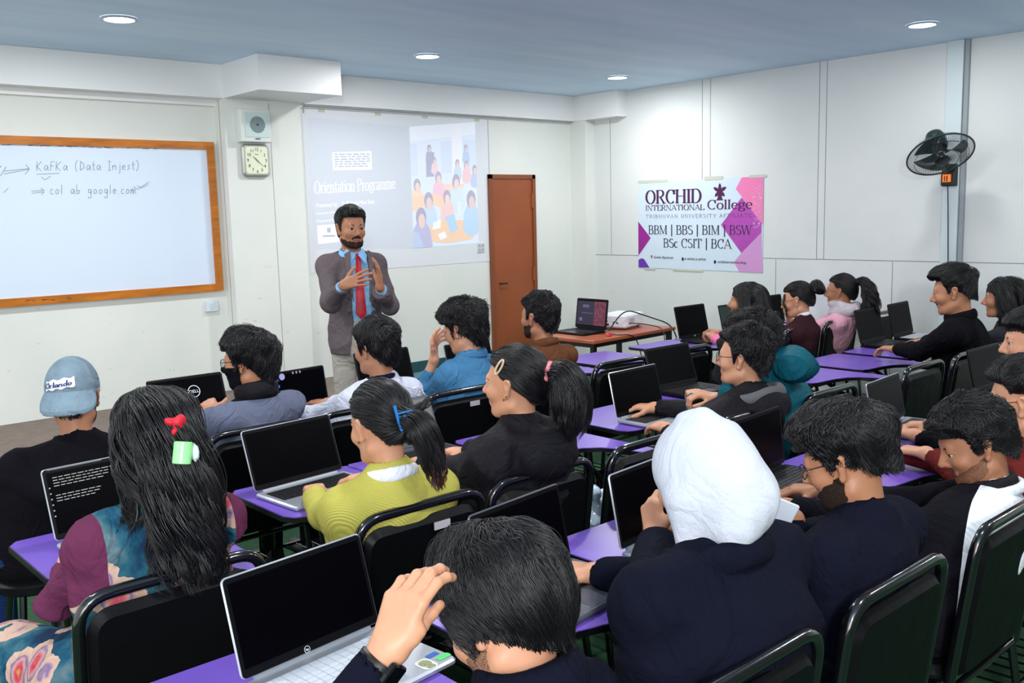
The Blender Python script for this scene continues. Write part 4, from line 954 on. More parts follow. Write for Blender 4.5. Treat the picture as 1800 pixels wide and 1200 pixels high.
# ------------------------------------------------------------------ materials of people
def skin_mat(name, rgb): return mat(name, rgb, rough=.48, spec=.4, sss=.35, vary=.05, vscale=30)
SK = {'warm': skin_mat('skin_warm', (200, 146, 116)), 'tan': skin_mat('skin_tan', (178, 124, 94)), 'brown': skin_mat('skin_brown', (168, 116, 88)), 'fair': skin_mat('skin_fair', (226, 176, 148))}
def hair_mat(name, rgb, rough=.42, spec=.45):
    m = mat(name, rgb, rough=rough, spec=spec); nt, b = nodes_of(m)
    b.inputs['Anisotropic'].default_value = .5
    return m
HB = hair_mat('hair_black', (13, 12, 16)); HB2 = hair_mat('hair_soft_black', (17, 14, 16), .42); HBR = hair_mat('hair_brown_ends', (66, 36, 30), .42)
def stipple(m, th):
    nt, b = nodes_of(m); tc = nt.nodes.new('ShaderNodeTexCoord'); n = nt.nodes.new('ShaderNodeTexNoise'); n.inputs['Scale'].default_value = 900; n.inputs['Detail'].default_value = 1; nt.links.new(tc.outputs['Object'], n.inputs['Vector'])
    g = nt.nodes.new('ShaderNodeMapRange'); g.inputs[1].default_value = th-.04; g.inputs[2].default_value = th+.04; nt.links.new(n.outputs['Fac'], g.inputs[0]); nt.links.new(g.outputs[0], b.inputs['Alpha']); return m
M_beard = stipple(mat('beard_hair', (30, 22, 20), rough=.8, spec=.2), .40); M_fade = stipple(mat('hair_fade', (20, 16, 18), rough=.8, spec=.2), .43)
M_stub = stipple(mat('stubble', (44, 32, 28), rough=.8, spec=.2), .54)
M_eye = mat('eye_white', (188, 182, 176), rough=.2); M_iris = mat('iris_dark', (26, 16, 12), rough=.15); M_lip = mat('lips', (142, 84, 74), rough=.4)
M_gold = mat('gold_metal', (196, 160, 96), rough=.25, metal=.9); M_wire = mat('spectacle_wire', (60, 52, 52), rough=.3, metal=.6); M_lens = mat('tinted_lens', (110, 90, 100), rough=.1, alpha=.35)
def cloth(name, rgb, rough=.9, bump=.10, bscale=220, vary=.06, vscale=6, sheen=.0, spec=.07, crease=.6, cscale=5.5):
    m = mat(name, rgb, rough=rough, bump=bump, bscale=bscale, vary=vary, vscale=vscale, sheen=sheen, spec=spec)
    nt, b = nodes_of(m); tc = nt.nodes.new('ShaderNodeTexCoord'); n = nt.nodes.new('ShaderNodeTexNoise'); n.inputs['Scale'].default_value = cscale; n.inputs['Detail'].default_value = 3; n.inputs['Distortion'].default_value = 1.8
    nt.links.new(tc.outputs['Object'], n.inputs['Vector']); r = nt.nodes.new('ShaderNodeMath'); r.operation = 'PINGPONG'; r.inputs[1].default_value = .13; nt.links.new(n.outputs['Fac'], r.inputs[0])
    bp = nt.nodes.new('ShaderNodeBump'); bp.inputs['Strength'].default_value = crease; bp.inputs['Distance'].default_value = .05; nt.links.new(r.outputs[0], bp.inputs['Height'])
    old = [l for l in nt.links if l.to_node == b and l.to_socket.name == 'Normal'][0].from_node if bump else None
    if not old: nt.links.new(bp.outputs['Normal'], b.inputs['Normal']); return m
    nt.links.new(bp.outputs['Normal'], old.inputs['Normal']); return m
M_jeans = cloth('blue_denim', (26, 48, 92), bump=.5, bscale=260, vary=.2); M_trs = cloth('black_trousers', (14, 15, 20)); M_shoe = mat('black_shoe', (16, 16, 18), rough=.4)
M_shoe_w = mat('white_sneaker', (206, 208, 212), rough=.5)

# ------------------------------------------------------------------ body parts
class Head:
    def __init__(s, pos, yaw, pitch, roll=0, size=1.):
        s.c = np.asarray(pos, float); s.R = head_R(yaw, pitch, roll); s.k = size
    def L(s, x, y, z): return s.c+s.R@(np.array([x, y, z])*s.k)
    def D(s, x, y, z): return s.R@np.array([x, y, z], float)
    def loc(s, X, Y, Z):
        p = (X-s.c[0], Y-s.c[1], Z-s.c[2]); return [(p[0]*s.R[0, i]+p[1]*s.R[1, i]+p[2]*s.R[2, i])/s.k for i in range(3)]
    def box(s, r=.17): return s.c-r*s.k, s.c+r*s.k
SKC = np.array([0, -.012, .03]); SKR = np.array([.0765, .097, .089])
def head_prims(H, fem=False, nose=1.):
    k = H.k; L = H.L; R = H.R; E_ = lambda c, r: ell(L(*c), np.array(r)*k, R); C = lambda a, b, ra, rb=None: caps(L(*a), L(*b), ra*k, (rb or ra)*k)
    j = .93 if fem else 1.
    u = [(E_(SKC, SKR), .02), (E_((0, .026, -.018), (.062*j, .070, .084)), .03), (E_((0, .024, -.070), (.050*j, .060, .043)), .025), (C((0, .072, -.094), (0, .076, -.098), .019*j), .02),
         (C((-.052*j, -.005, -.068), (-.03, .055, -.094), .017*j), .025), (C((.052*j, -.005, -.068), (.03, .055, -.094), .017*j), .025)]
    for q in (-1, 1): u += [(E_((q*.038, .060, -.026), (.026, .028, .024)), .02)]
    u += [(C((-.032, .080, .024), (.032, .080, .024), .0115), .012), (C((0, .088, .014), (0, .088+.026*nose, -.026), .0085, .0115), .01), (C((-.011, .098, -.034), (.011, .098, -.034), .0085), .007)]
    u += [(C((-.018, .086, -.0565), (.018, .086, -.0565), .0065), .006), (C((-.015, .086, -.0665), (.015, .086, -.0665), .0070), .006)]
    for q in (-1, 1):
        ec = L(q*.080, -.008, -.006); er = head_R(0, 0)
        u += [(caps(L(q*.074, -.004, -.03), L(q*.084, -.016, .018), .0085*k, .012*k), .008), (E_((q*.083, -.012, .012), (.008, .016, .018)), .006), (E_((q*.076, .0, -.034), (.007, .009, .010)), .006)]
    sub = [(sph(L(q*.031, .101, .006), .0145*k), .010) for q in (-1, 1)]+[(E_((q*.091, -.010, .008), (.006, .009, .014)), .004) for q in (-1, 1)]
    lids = [(E_((q*.0312, .0775, .0128), (.0178, .0164, .0074)), .004) for q in (-1, 1)]+[(E_((q*.0312, .0765, -.0055), (.0165, .0152, .0055)), .004) for q in (-1, 1)]
    return u, sub, lids
def hand_prims(Wp, f, nb, side, curl=.35, spread=.12, thumb=.5, k=1.):
    """wrist, finger direction, direction out of the back of the hand, side (+1 right)"""
    f = nrm(f); nb = nrm(np.asarray(nb)-f*(np.asarray(nb)@f)); s = np.cross(nb, f)*side
    cur = curl if isinstance(curl, (list, tuple)) else [curl]*4
    P = []; offs = (.028, .010, -.009, -.027); kf = (.086, .091, .085, .077)
    for o, q in zip(offs, kf):
        P.append((caps(Wp+s*o*.62*k+f*.004*k, Wp+(f*q+s*o)*k, .0135*k, .0105*k), .014))
    P.append((caps(Wp+(s*.014+f*.012-nb*.007)*k, Wp+(s*.034+f*.046-nb*.009)*k, .014*k, .012*k), .014))
    lens = ((.040, .025, .020), (.045, .029, .021), (.042, .027, .021), (.032, .020, .018))
    for i in range(4):
        p = Wp+(f*kf[i]+s*offs[i])*k; sp = spread*(1.5-i)*.5; a = 0; r0 = (.0092, .0095, .0090, .0080)[i]
        fd = nrm(f+s*sp)
        for j_, l in enumerate(lens[i]):
            a += cur[i]*(1.05, 1.25, .75)[j_]; d = fd*math.cos(a)-nb*math.sin(a); q = p+d*l*k
            P.append((caps(p, q, (r0-.0006*j_)*k, (r0-.0006*(j_+1))*k), .004)); p = q
    p = Wp+(s*.030+f*.032-nb*.006)*k; d = nrm(s*(.9-thumb*.5)+f*.62-nb*(.15+.35*thumb)); e = nrm(f*.9+s*.15-nb*.4*thumb)
    for j_, l in enumerate((.034, .029, .023)):
        dd = nrm(d*(1-j_*.33)+e*j_*.33); q = p+dd*l*k; P.append((caps(p, q, (.0115-.001*j_)*k, (.0105-.0012*j_)*k), .006)); p = q
    return P
def build_block(prims, h, pad=.02, subs=(), lids=(), lo=None, hi=None):
    if lo is None:
        lo = np.min([p[0][1] for p in prims], 0)-pad; hi = np.max([p[0][2] for p in prims], 0)+pad
    g = Grid(lo, hi, h)
    for p, k in prims: g.add(p, k)
    for p, k in subs: g.add(p, k, 's')
    for p, k in lids: g.add(p, k)
    return g
def ik(S, Wt, l1, l2, hint):
    S = np.asarray(S, float); Wt = np.asarray(Wt, float); d = Wt-S; D = np.linalg.norm(d)
    if D > (l1+l2)*.985: Wt = S+d/D*(l1+l2)*.985; d = Wt-S; D = np.linalg.norm(d)
    u = d/D; a = (l1*l1-l2*l2+D*D)/(2*D); h = math.sqrt(max(1e-6, l1*l1-a*a)); hn = np.asarray(hint, float); hn = hn-u*(hn@u); hn = nrm(hn)
    return S+u*a+hn*h, Wt

# ------------------------------------------------------------------ hair
def zmin_fn(az, front=.40, temple=.30, side=-.24, ear=-.02, nape=-.56):
    return np.interp(az, np.radians([0, 42, 62, 74, 84, 112, 140, 180]), [front, front, temple, side, ear, ear*.6+nape*.4, nape*.9, nape])
def skr(dz):            # the scalp shape continues down the nape below the ears
    R = np.empty(np.shape(dz)+(3,)); R[..., 0] = SKR[0]; R[..., 1] = SKR[1]; R[..., 2] = np.where(dz > 0, SKR[2], .17); return R
def hair_cap(H, st, h=.005):
    lo, hi = H.box(.155); lo = lo-st.get('top', .02); hi = hi+st.get('top', .02); g = Grid(lo, hi, h); X, Y, Z = g.full(); x, y, z = H.loc(X, Y, Z)
    qx = (x-SKC[0])/SKR[0]; qy = (y-SKC[1])/SKR[1]; qz = (z-SKC[2])/np.where(z > SKC[2], SKR[2], .17); rho = np.sqrt(qx*qx+qy*qy+qz*qz)+1e-6
    dx, dy, dz = qx/rho, qy/rho, qz/rho; az = np.arctan2(np.abs(dx), dy); t = thick(st, dx, dy, dz); w = wob(st.get('seed', 1), st.get('wf', 70)); t = t+w(x, y, z)*st.get('wa', .003)
    zm = zmin_fn(az, **st.get('line', {}))
    v = (rho-1)*.087-t*.74; c = (zm-dz)*.087; k = .008; hh = np.maximum(k-np.abs(v-c), 0)/k
    g.F = (np.maximum(v, c)+hh*hh*k*.25).astype(np.float32)*H.k; inner = (rho-.90)*.087; g.F = np.maximum(g.F, -inner).astype(np.float32)
    V, Q = g.mesh(); return V, Q
def thick(st, dx, dy, dz):
    tt, ts = st.get('top', .022), st.get('side', .008); u = np.clip((dz+.15)/.7, 0, 1); u = u*u*(3-2*u); t = ts+(tt-ts)*u
    if st.get('feather', 1): az = np.arctan2(np.abs(dx), dy); ft = np.interp(np.degrees(az), [0, 60, 85, 180], [.10, .14, .16, .42])*st.get('feather', 1); t = t*np.clip((dz-zmin_fn(az, **st.get('line', {}))+.05)/ft, .12, 1)**.6
    t = t+st.get('front', 0)*np.clip(dy, 0, 1)**2*np.clip(dz+.1, 0, 1)+st.get('back', 0)*np.clip(-dy, 0, 1)**2*np.clip(1-np.abs(dz-.1), 0, 1)
    return t
def prism_strands(P, Nrm, w):
    """P (n,s,3) paths, Nrm (n,s,3) surface normals, w (n,s) half widths -> quads"""
    n, s, _ = P.shape; T = np.gradient(P, axis=1); T /= np.linalg.norm(T, axis=2, keepdims=True)+1e-9; B = np.cross(T, Nrm); B /= np.linalg.norm(B, axis=2, keepdims=True)+1e-9; Nn = np.cross(B, T)
    ring = np.stack([P+B*w[..., None], P+Nn*w[..., None]*.55, P-B*w[..., None], P-Nn*w[..., None]*.55], 2)      # n,s,4,3
    V = ring.reshape(-1, 3); base = np.arange(n)[:, None, None]*s*4+np.arange(s-1)[None, :, None]*4; k = np.arange(4)[None, None, :]
    a = base+k; b = base+(k+1) % 4; Q = np.stack([a, b, b+4, a+4], -1).reshape(-1, 4); return V, Q
PROF = np.array([.55, .95, 1, 1, .9, .72, .45, .06])
def hair_locks(H, st, n=None):
    r = np.random.default_rng(st.get('seed', 1)); n = n or st.get('n', 700); S = st.get('S', 9)
    d = r.normal(size=(n*4, 3)); d /= np.linalg.norm(d, axis=1)[:, None]; az = np.arctan2(np.abs(d[:, 0]), d[:, 1]); keep = d[:, 2] > zmin_fn(az, **st.get('line', {}))+.02; d = d[keep][:n]; n = len(d)
    crown = nrm(st.get('crown', (.0, -.55, .83))); comb = np.array(st.get('comb', (0, 0, 0)), float); length = st.get('len', .5)*(.6+.8*r.random(n)); cu = st.get('curl', 0.); fr = st.get('freq', 2.)
    sd = st.get('seed', 1); cf = st.get('cf', 5.)
    F1 = [wob(sd*11+k, cf, 5) for k in range(3)]; F2 = [wob(sd*17+k, cf*2.6, 5) for k in range(3)]; FP = wob(sd*23, cf*1.5, 5); FL = wob(sd*29, cf*2.2, 6); FR = wob(sd*31, cf*st.get('cfr', 5), 6)
    ev = lambda f, q: f(q[:, 0], q[:, 1], q[:, 2])
    ph = ev(FP, d)*st.get('phf', 3.)+r.random(n)*st.get('phj', .5); d0 = d.copy()
    W_ = st.get('w', .0022)*(.5+.9*r.random(n)); jit = st.get('jit', .25); jr = r.normal(size=(n, 3))*jit*.22
    tipl = st.get('tip', .0)*(.25+.75*r.random(n)**2)*(.5+np.clip(ev(FL, d), -.5, 1)); lf = st.get('lift', .004)*(.6+.7*ev(FL, d)+.3*r.random(n)); t0 = r.random(n); clump = ev(FR, d)*st.get('clump', .0035)
    P = np.zeros((n, S, 3)); N_ = np.zeros((n, S, 3)); alive = np.ones(n); over = st.get('over', .12)*(.6+.8*r.random(n))
    swirl = st.get('swirl', 0.)
    for s in range(S):
        th = thick(st, d[:, 0], d[:, 1], d[:, 2]); u = s/(S-1)
        rho = 1+(th*(.66+.34*t0)+clump*u**.5+lf*math.sin(math.pi*u)+tipl*u**1.5+cu*.5*np.sin(ph+fr*6.28*u))/.087; rho = np.maximum(rho, 1+th*.5/.087)
        R3 = skr(d[:, 2]); q = SKC+R3*d*rho[:, None]; P[:, s] = H.c+(H.R@(q*H.k).T).T; N_[:, s] = (H.R@(d/R3*.09).T).T
        away = d*(d@crown)[:, None]-crown; away /= np.linalg.norm(away, axis=1)[:, None]+1e-6
        sw = np.cross(d, away)*swirl
        fld = np.stack([ev(F1[k], d0)*.7+ev(F2[k], d)*.5 for k in range(3)], 1)*jit*2.2
        t = away+sw+comb*np.clip(d[:, 2:3]+.25, 0, 1)+fld+jr; t = t-d*(t*d).sum(1)[:, None]; t /= np.linalg.norm(t, axis=1)[:, None]+1e-6
        pr = np.cross(d, t); step = (t*(length/(S-1))[:, None]+pr*(cu/.087*np.cos(ph+fr*6.28*u)*.6)[:, None])*alive[:, None]
        d = d+step; d /= np.linalg.norm(d, axis=1)[:, None]; az = np.arctan2(np.abs(d[:, 0]), d[:, 1]); alive = alive*np.where(d[:, 2] < zmin_fn(az, **st.get('line', {}))-over, .12, 1)
    N_ /= np.linalg.norm(N_, axis=2, keepdims=True); w = W_[:, None]*np.interp(np.linspace(0, 1, S), np.linspace(0, 1, 8), PROF)[None]*H.k
    return prism_strands(P, N_, w)
def smooth_path(pts, n=24):
    P = np.array(pts, float); m = len(P); t = np.linspace(0, m-1, n); out = []
    for v in t:
        i = min(int(v), m-2); f = v-i; p0 = P[max(i-1, 0)]; p1 = P[i]; p2 = P[i+1]; p3 = P[min(i+2, m-1)]
        out.append(.5*((2*p1)+(-p0+p2)*f+(2*p0-5*p1+4*p2-p3)*f*f+(-p0+3*p1-3*p2+p3)*f**3))
    return np.array(out)
def bundle(pts, radii, n=90, flat=(1, 1), side=(1, 0, 0), seed=0, wave=.004, freq=2.5, w=.004, S=18, taper_len=.3):
    """locks following a curved path, gathered in clumps; flat = (across, thick) scale of the section"""
    n = int(n*3.4); w = w*.44
    P = smooth_path(pts, S); r = np.interp(np.linspace(0, 1, S), np.linspace(0, 1, len(radii)), radii); T = np.gradient(P, axis=0); T /= np.linalg.norm(T, axis=1)[:, None]
    sd = np.tile(nrm(side), (S, 1)); sd = sd-T*(sd*T).sum(1)[:, None]; sd /= np.linalg.norm(sd, axis=1)[:, None]; nn_ = np.cross(T, sd)
    g = np.random.default_rng(seed); m = max(6, n//16); ca = g.random(m)*6.28; cr = .72+.30*g.random(m); cp = g.random(m)*6.28; cl = 1-taper_len*g.random(m)**1.5; wh = g.integers(0, m, n)
    o1 = g.normal(size=n)*.26; o2 = g.normal(size=n)*.10; a = ca[wh]; rr = cr[wh]; ph = cp[wh]+g.normal(size=n)*.25; L_ = np.clip(cl[wh]-.08*g.random(n), .2, 1)
    u = np.linspace(0, 1, S); ui = u[None]*L_[:, None]; f = ui*(S-1); i0 = np.clip(f.astype(int), 0, S-2); fr = (f-i0)[..., None]
    G = lambda A: A[i0]*(1-fr)+A[i0+1]*fr
    Pi, Si, Ni = G(P), G(sd), G(nn_); ri = (r[i0]*(1-fr[..., 0])+r[i0+1]*fr[..., 0]); close = 1-.75*u[None]**1.5
    an = a[:, None]+.5*np.sin(2*ui+ph[:, None])+o1[:, None]*close; rad = ri*(rr[:, None]+o2[:, None]*close); w1 = wave*np.sin(freq*6.28*ui+ph[:, None])*(.4+u[None]); w2 = wave*np.cos(freq*6.28*ui+ph[:, None])*(.4+u[None])
    out = Pi+Si*((np.cos(an)*rad*flat[0]+w1)[..., None])+Ni*((np.sin(an)*rad*flat[1]+w2)[..., None]); N_ = Si*np.cos(an)[..., None]+Ni*np.sin(an)[..., None]
    pf = np.interp(u, np.linspace(0, 1, 6), [.7, 1, 1, .95, .7, .08]); W_ = w*(.6+.8*g.random(n))[:, None]*pf[None]
    V, Q = prism_strands(out, N_, W_)
    rc = r*np.interp(u, [0, .5, .7, 1], [.8, .74, .35, .02]); k = np.arange(12)*2*math.pi/12; core = P[:, None]+sd[:, None]*(np.cos(k)[None, :, None]*(rc*flat[0])[:, None, None])+nn_[:, None]*(np.sin(k)[None, :, None]*(rc*flat[1])[:, None, None]); core[-1] = P[-1]; core[0] = core[0]*.4+P[0]*.6
    cv = core.reshape(-1, 3); i0 = np.arange(S-1)[:, None]*12; kk = np.arange(12)[None]; a_ = i0+kk; b_ = i0+(kk+1) % 12; cq = np.stack([a_, b_, b_+12, a_+12], -1).reshape(-1, 4)
    return join([(V, Q), (cv, cq)])[:2]

def fade(th=.42):
    def fn(x, y, z):
        qx, qy = (x-SKC[0])/SKR[0], (y-SKC[1])/SKR[1]; qz = (z-SKC[2])/np.where(z > SKC[2], SKR[2], .17); rho = np.sqrt(qx*qx+qy*qy+qz*qz)+1e-6; az = np.arctan2(np.abs(qx/rho), qy/rho)
        return np.maximum((zmin_fn(az, front=.45, temple=.36, side=-.30, ear=-.02, nape=-.66)-qz/rho)*.087, np.where((np.abs(x) > .07) & (y > -.03) & (z < .035), .01, -.01))
    return ('hair_fade', fn, M_fade, .0018)
def two_tone(A, B_):
    m = A.copy(); m.name = A.name+'_with_'+B_.name; nt, b = nodes_of(m); at = nt.nodes.new('ShaderNodeAttribute'); at.attribute_name = 'panel'
    g = nt.nodes.new('ShaderNodeMath'); g.operation = 'GREATER_THAN'; g.inputs[1].default_value = 0; nt.links.new(at.outputs['Fac'], g.inputs[0]); mx = nt.nodes.new('ShaderNodeMixRGB'); nt.links.new(g.outputs[0], mx.inputs[0])
    nt.links.new(b.inputs['Base Color'].links[0].from_socket, mx.inputs[1]); mx.inputs[2].default_value = nodes_of(B_)[1].inputs['Base Color'].default_value; nt.links.new(mx.outputs[0], b.inputs['Base Color']); return m
# ------------------------------------------------------------------ a whole seated or standing person
class Person: pass
def person(label, base, H, top, hair=None, skin='tan', fem=False, yaw=0., arms=(None, None), hips=None, legs=None, shoe=None, broad=1., q=1., neck=.012, sleeves=(None, None), cuff=.035, name='person', hood=None, collar=None, puff=0., paint=None, top_mats=None, top_name='jacket', extra=(), beard=None, lap=.0, eyes=True, folds=1., shoulders_drop=.072, nose=1., lower=True, slump=0., open_neck=0., stand=False, parts=None, zcut=None, neckdir=None, hip_z=.55):
    """base: floor point of the seat; H: Head; arms: two of (wrist target, finger dir, back-of-hand dir, curl) for left, right"""
    t = thing(name, label, 'person', (base[0], base[1], 0), group=None); off = np.array([base[0], base[1], 0.])
    p = Person(); p.t = t; p.off = off
    B = rotz(math.radians(yaw)); rt, fw, up = B[:, 0], B[:, 1], B[:, 2]; p.B = B
    hp = np.array([base[0], base[1], hip_z])+fw*.0 if hips is None else np.array(hips, float)
    k = H.k; nb = H.L(0, -.028, -.135)*.55+(H.c+np.array([0, 0, -.155*k])-fw*.035)*.45 if neckdir is None else np.array(neckdir, float)
    nb = nb-np.array([0, 0, .0]); p.nb = nb
    sw = (.160 if not fem else .138)*broad; spine = nb-hp; ch = hp+spine*.60-fw*(.02+slump)
    shc = nb-up*shoulders_drop+fw*.005-nrm(spine)*.01; SH = [shc-rt*sw, shc+rt*sw]; p.SH = SH; p.ch = ch; p.hp = hp
    g0 = .0 if not fem else -.008
    A = []
    res = []
    for i, arm in enumerate(arms):
        sd = (-1, 1)[i]
        if arm is None: arm = dict(w=np.array([base[0], base[1], 0])+rt*(sd*.10+.10)+fw*.44+up*.765, f=fw*1.+rt*-sd*.45, nb=up, curl=.4)
        hint = arm.get('hint', -up*.9+rt*sd*.55-fw*.25); e, w_ = ik(SH[i], arm['w'], .275 if not fem else .255, .25 if not fem else .235, hint); A.append((SH[i], e, w_, arm))
    p.A = A
    # --- skin: head, neck, chest, forearms and hands in one mesh
    hs = .0042*q
    u, sub, lids = head_prims(H, fem, nose); nr = (.051 if not fem else .042)*k
    u.append((caps(H.L(0, -.022, -.05), nb-up*.02, nr, nr*1.05), .03)); u.append((caps(nb-up*.03, nb-up*.09, nr*1.0, nr*.9), .03))
    g = build_block(u, hs, subs=sub, lids=lids); V, Q = g.mesh(); V = relax(V, Q, 1, .35)
    fc = V[Q].mean(1); lx, ly, lz = H.loc(fc[:, 0], fc[:, 1], fc[:, 2]); mi = np.where((np.abs(lx) < .021) & (lz > -.0725) & (lz < -.051) & (ly > .083), 1, 0)
    parts_ = [(V, Q, mi)]
    gt = build_block([(scap(hp, ch, .08, .09, B, (1.3, 1, 1)), .05), (scap(ch, nb-up*.08, .09, .05, B, (1.3, 1, 1)), .05), (caps(SH[0], SH[1], .035), .04)]+[(caps(a, e, .034, .028), .03) for a, e, w_, _ in A]+[(caps(e, w_, .026, .018), .02) for a, e, w_, _ in A], .014)
    V, Q = gt.mesh(); parts_.append((V, Q, 0))
    for i, (a, e, w_, arm) in enumerate(A):
        f = np.asarray(arm.get('f', w_-e), float); nbk = np.asarray(arm.get('nb', up), float)
        pr = hand_prims(w_, f, nbk, (-1, 1)[i], arm.get('curl', .35), arm.get('spread', .12), arm.get('thumb', .5), arm.get('k', .93 if fem else 1.))
        pr.append((caps(w_+nrm(e-w_)*.10, w_+nrm(f)*.008, .0245 if not fem else .022, .0225 if not fem else .020), .02)); gh = build_block(pr, arm.get('h', .0036)*q); V, Q = gh.mesh(); V = relax(V, Q, 1, .3); parts_.append((V, Q, 0))
    V, Q, mi = join(parts_); p.body = npmesh('body', V, Q, [SK[skin], M_lip], t, mi, off)
    # --- garment: torso and sleeves
    if top is not None:
        tk = .014+puff; pr = [(scap(hp-up*.03, ch, .120+g0+puff, .122+g0+puff*.9, B, (1.32*broad, 1.02, 1)), .05), (scap(ch, nb-up*.085, .120+g0+puff*.8, .074+puff*.4, B, (1.36*broad, 1, 1)), .05), (caps(SH[0]+rt*.01, SH[1]-rt*.01, .052+puff*.5), .05)]
        for i in range(2): pr.append((caps(nb-up*.030, SH[i]-up*.004, .044, .050+puff*.5), .045))
        if fem: pr.append((scap(ch+fw*.07+up*.03-rt*.05, ch+fw*.07+up*.03+rt*.05, .06, .06, B, (1.1, 1, 1)), .04))
        for i, (a, e, w_, arm) in enumerate(A):
            r1 = (.051 if not fem else .044)+puff*.75
            if i == 0: pr.append((caps(nb-up*.065, nb-up*.012, .078+puff*.5, .060+puff*.3), .035))
            m_ = .9 if fem else 1; d = nrm(e-w_); ws = w_+d*arm.get('cuff', cuff)
            pr += [(caps(a, e, r1, r1*.86), .035), (caps(e, ws, r1*.86, max(.034*m_, r1*.66)), .02)]
        if extra:
            for x in extra(p, H): pr.append(x)
        gg = build_block(pr, .0085*q, pad=.03)
        X, Y, Z = gg.full(); near = np.abs(gg.F) < .05
        sdd = sum(map(ord, label)); wv = wob(sdd % 9999, 20, 6)(X, Y, Z*.6)*.006+(.35-np.sqrt(np.abs(wob(sdd % 997, 17, 5)(X, Y, Z*.8))))*.014+(.3-np.abs(wob(sdd % 991, 38, 5)(X, Y, Z)))*.006; wv = np.maximum((wv+.006)*folds-.002, -.004); gg.F = (gg.F-wv).astype(np.float32)
        if hasattr(p, 'cutfn'): pass
        if parts and 'cut' in parts: gg.F = parts['cut'](p, H, gg)
        # neck opening
        gg.add(caps(nb-up*.02+fw*.012, nb+up*.10+fw*.03, nr+.003+open_neck, nr+.010+open_neck), .006, 's')
        for i, (a, e, w_, arm) in enumerate(A):
            d = nrm(e-w_); ws = w_+d*(arm.get('cuff', cuff)-.004); gg.add(caps(ws-d*.05, ws-d*.012, .030, .030), .004, 's')
        V, Q = gg.mesh(); V = relax(V, Q, 1, .4)
        p.top = npmesh(top_name, V, Q, [two_tone(*top_mats)] if top_mats else [top], t, None, off)
        if paint is not None: at = p.top.data.attributes.new('panel', 'FLOAT', 'POINT'); at.data.foreach_set('value', paint(p, H, V).astype(np.float32))
    # --- trousers and shoes
    if lower and legs is not None:
        pr = [(scap(hp-rt*.04-up*.02, hp+rt*.04-up*.02, .105, .105, B, (1.15, 1, .9)), .05)]; sh = []
        for i, sd in enumerate((-1, 1)):
            if stand: pr.append((scap(hp-up*.05, hp+up*.055, .122, .122, B, (1.24, 1.04, 1)), .03)) if i == 0 else None; kn = hp+rt*sd*.095-up*.44+fw*.02; an = kn-up*.40-fw*.01+rt*sd*.01; hj = hp+rt*sd*.085-up*.02
            else: hj = hp+rt*sd*.085-up*.01; kn = hp+rt*sd*.105+fw*.40-up*(hp[2]-.50); an = kn*np.array([1, 1, 0])+fw*.03+up*.10
            pr += [(caps(hj, kn, .082, .062), .03), (caps(kn, an, .060, .048), .02)]; sh.append(an)
        gl = build_block(pr, .013); V, Q = gl.mesh(); V = relax(V, Q, 1, .5); npmesh('trousers', V, Q, [legs], t, None, off)
        for an in sh:
            a0 = np.array([an[0], an[1], .045]); gs = build_block([(caps(a0-fw*.05, a0+fw*.14, .042, .036), .02), (caps(a0-fw*.02+up*.03, a0-fw*.02+up*.06, .042), .02)], .010)
            X, Y, Z = gs.full(); gs.F = np.maximum(gs.F, .004-(Z+0*X+0*Y)).astype(np.float32); V, Q = gs.mesh(); npmesh('shoe', V, Q, [shoe or M_shoe], t, None, off)
    # --- hair
    if hair is not None:
        hp_ = []
        if not hair.get('nocap'): hp_.append(hair_cap(H, hair, .0055*q)); hp_.append(hair_locks(H, hair))
        for b_ in hair.get('bundles', []): hp_.append(b_)
        V, Q, _ = join(hp_); p.hair = npmesh('hair', V, Q, [hair.get('mat', HB)], t, None, off)
    if beard:
        u2, s2, l2 = head_prims(H, fem, nose); u2 = u2[:6]+u2[10:] if False else u2; gb = build_block(u2, .0042*q, subs=s2, lids=l2); X, Y, Z = gb.full(); x, y, z = H.loc(X, Y, Z)
        def cap_region(rg): return rg
        for nm, fn, m_, tk in beard:
            reg = fn(x, y, z)+wob(41, 260, 6)(x, y, z)*.0035; F0 = gb.F.copy(); gb.F = np.maximum(np.maximum(gb.F-tk, -(gb.F+.004)), reg).astype(np.float32); V, Q = gb.mesh(); npmesh(nm, V, Q, [m_], t, None, off); gb.F = F0
    if eyes:
        for sgn in (-1, 1):
            e = MB(); c = H.L(sgn*.031, .0775, .0045); M_ = Matrix.Identity(4)
            for i in range(3):
                for j_ in range(3): M_[i][j_] = H.R[i, [0, 2, 1][j_]] if j_ != 1 else H.R[i, 2]
                M_[i][3] = c[i]-off[i]
            fwd = H.D(0, 1, 0); M_ = Vector(fwd).to_track_quat('Z', 'Y').to_matrix().to_4x4(); M_.translation = Vector(c-off)
            rE = .0138*H.k; e.cur = 0; e.lathe([(rE*math.sin(a), rE*math.cos(a)) for a in np.linspace(2.6, .66, 8)], 12, M=M_, caps=False); e.cur = 1; e.lathe([(rE*math.sin(a)*1., rE*math.cos(a)+.0003) for a in np.linspace(.70, .01, 5)], 12, M=M_, caps=False)
            # upper lid fold keeps the eye half closed
            e.obj('eye', [M_eye, M_iris], t, True)
        br = MB()
        for sgn in (-1, 1): br.tube([H.L(sgn*x_, y_, z_)-off for x_, y_, z_ in ((.014, .0925, .0225), (.028, .0905, .0275), (.043, .0795, .0235), (.050, .071, .018))], [.0026, .0034, .0028, .001], 6)
        br.obj('eyebrows', M_beard, t, True)
    return p
def add_mesh(p, name, mb, m, smooth=True, label=None): return mb.obj(name, m, p.t, smooth, off=p.off, label=label)
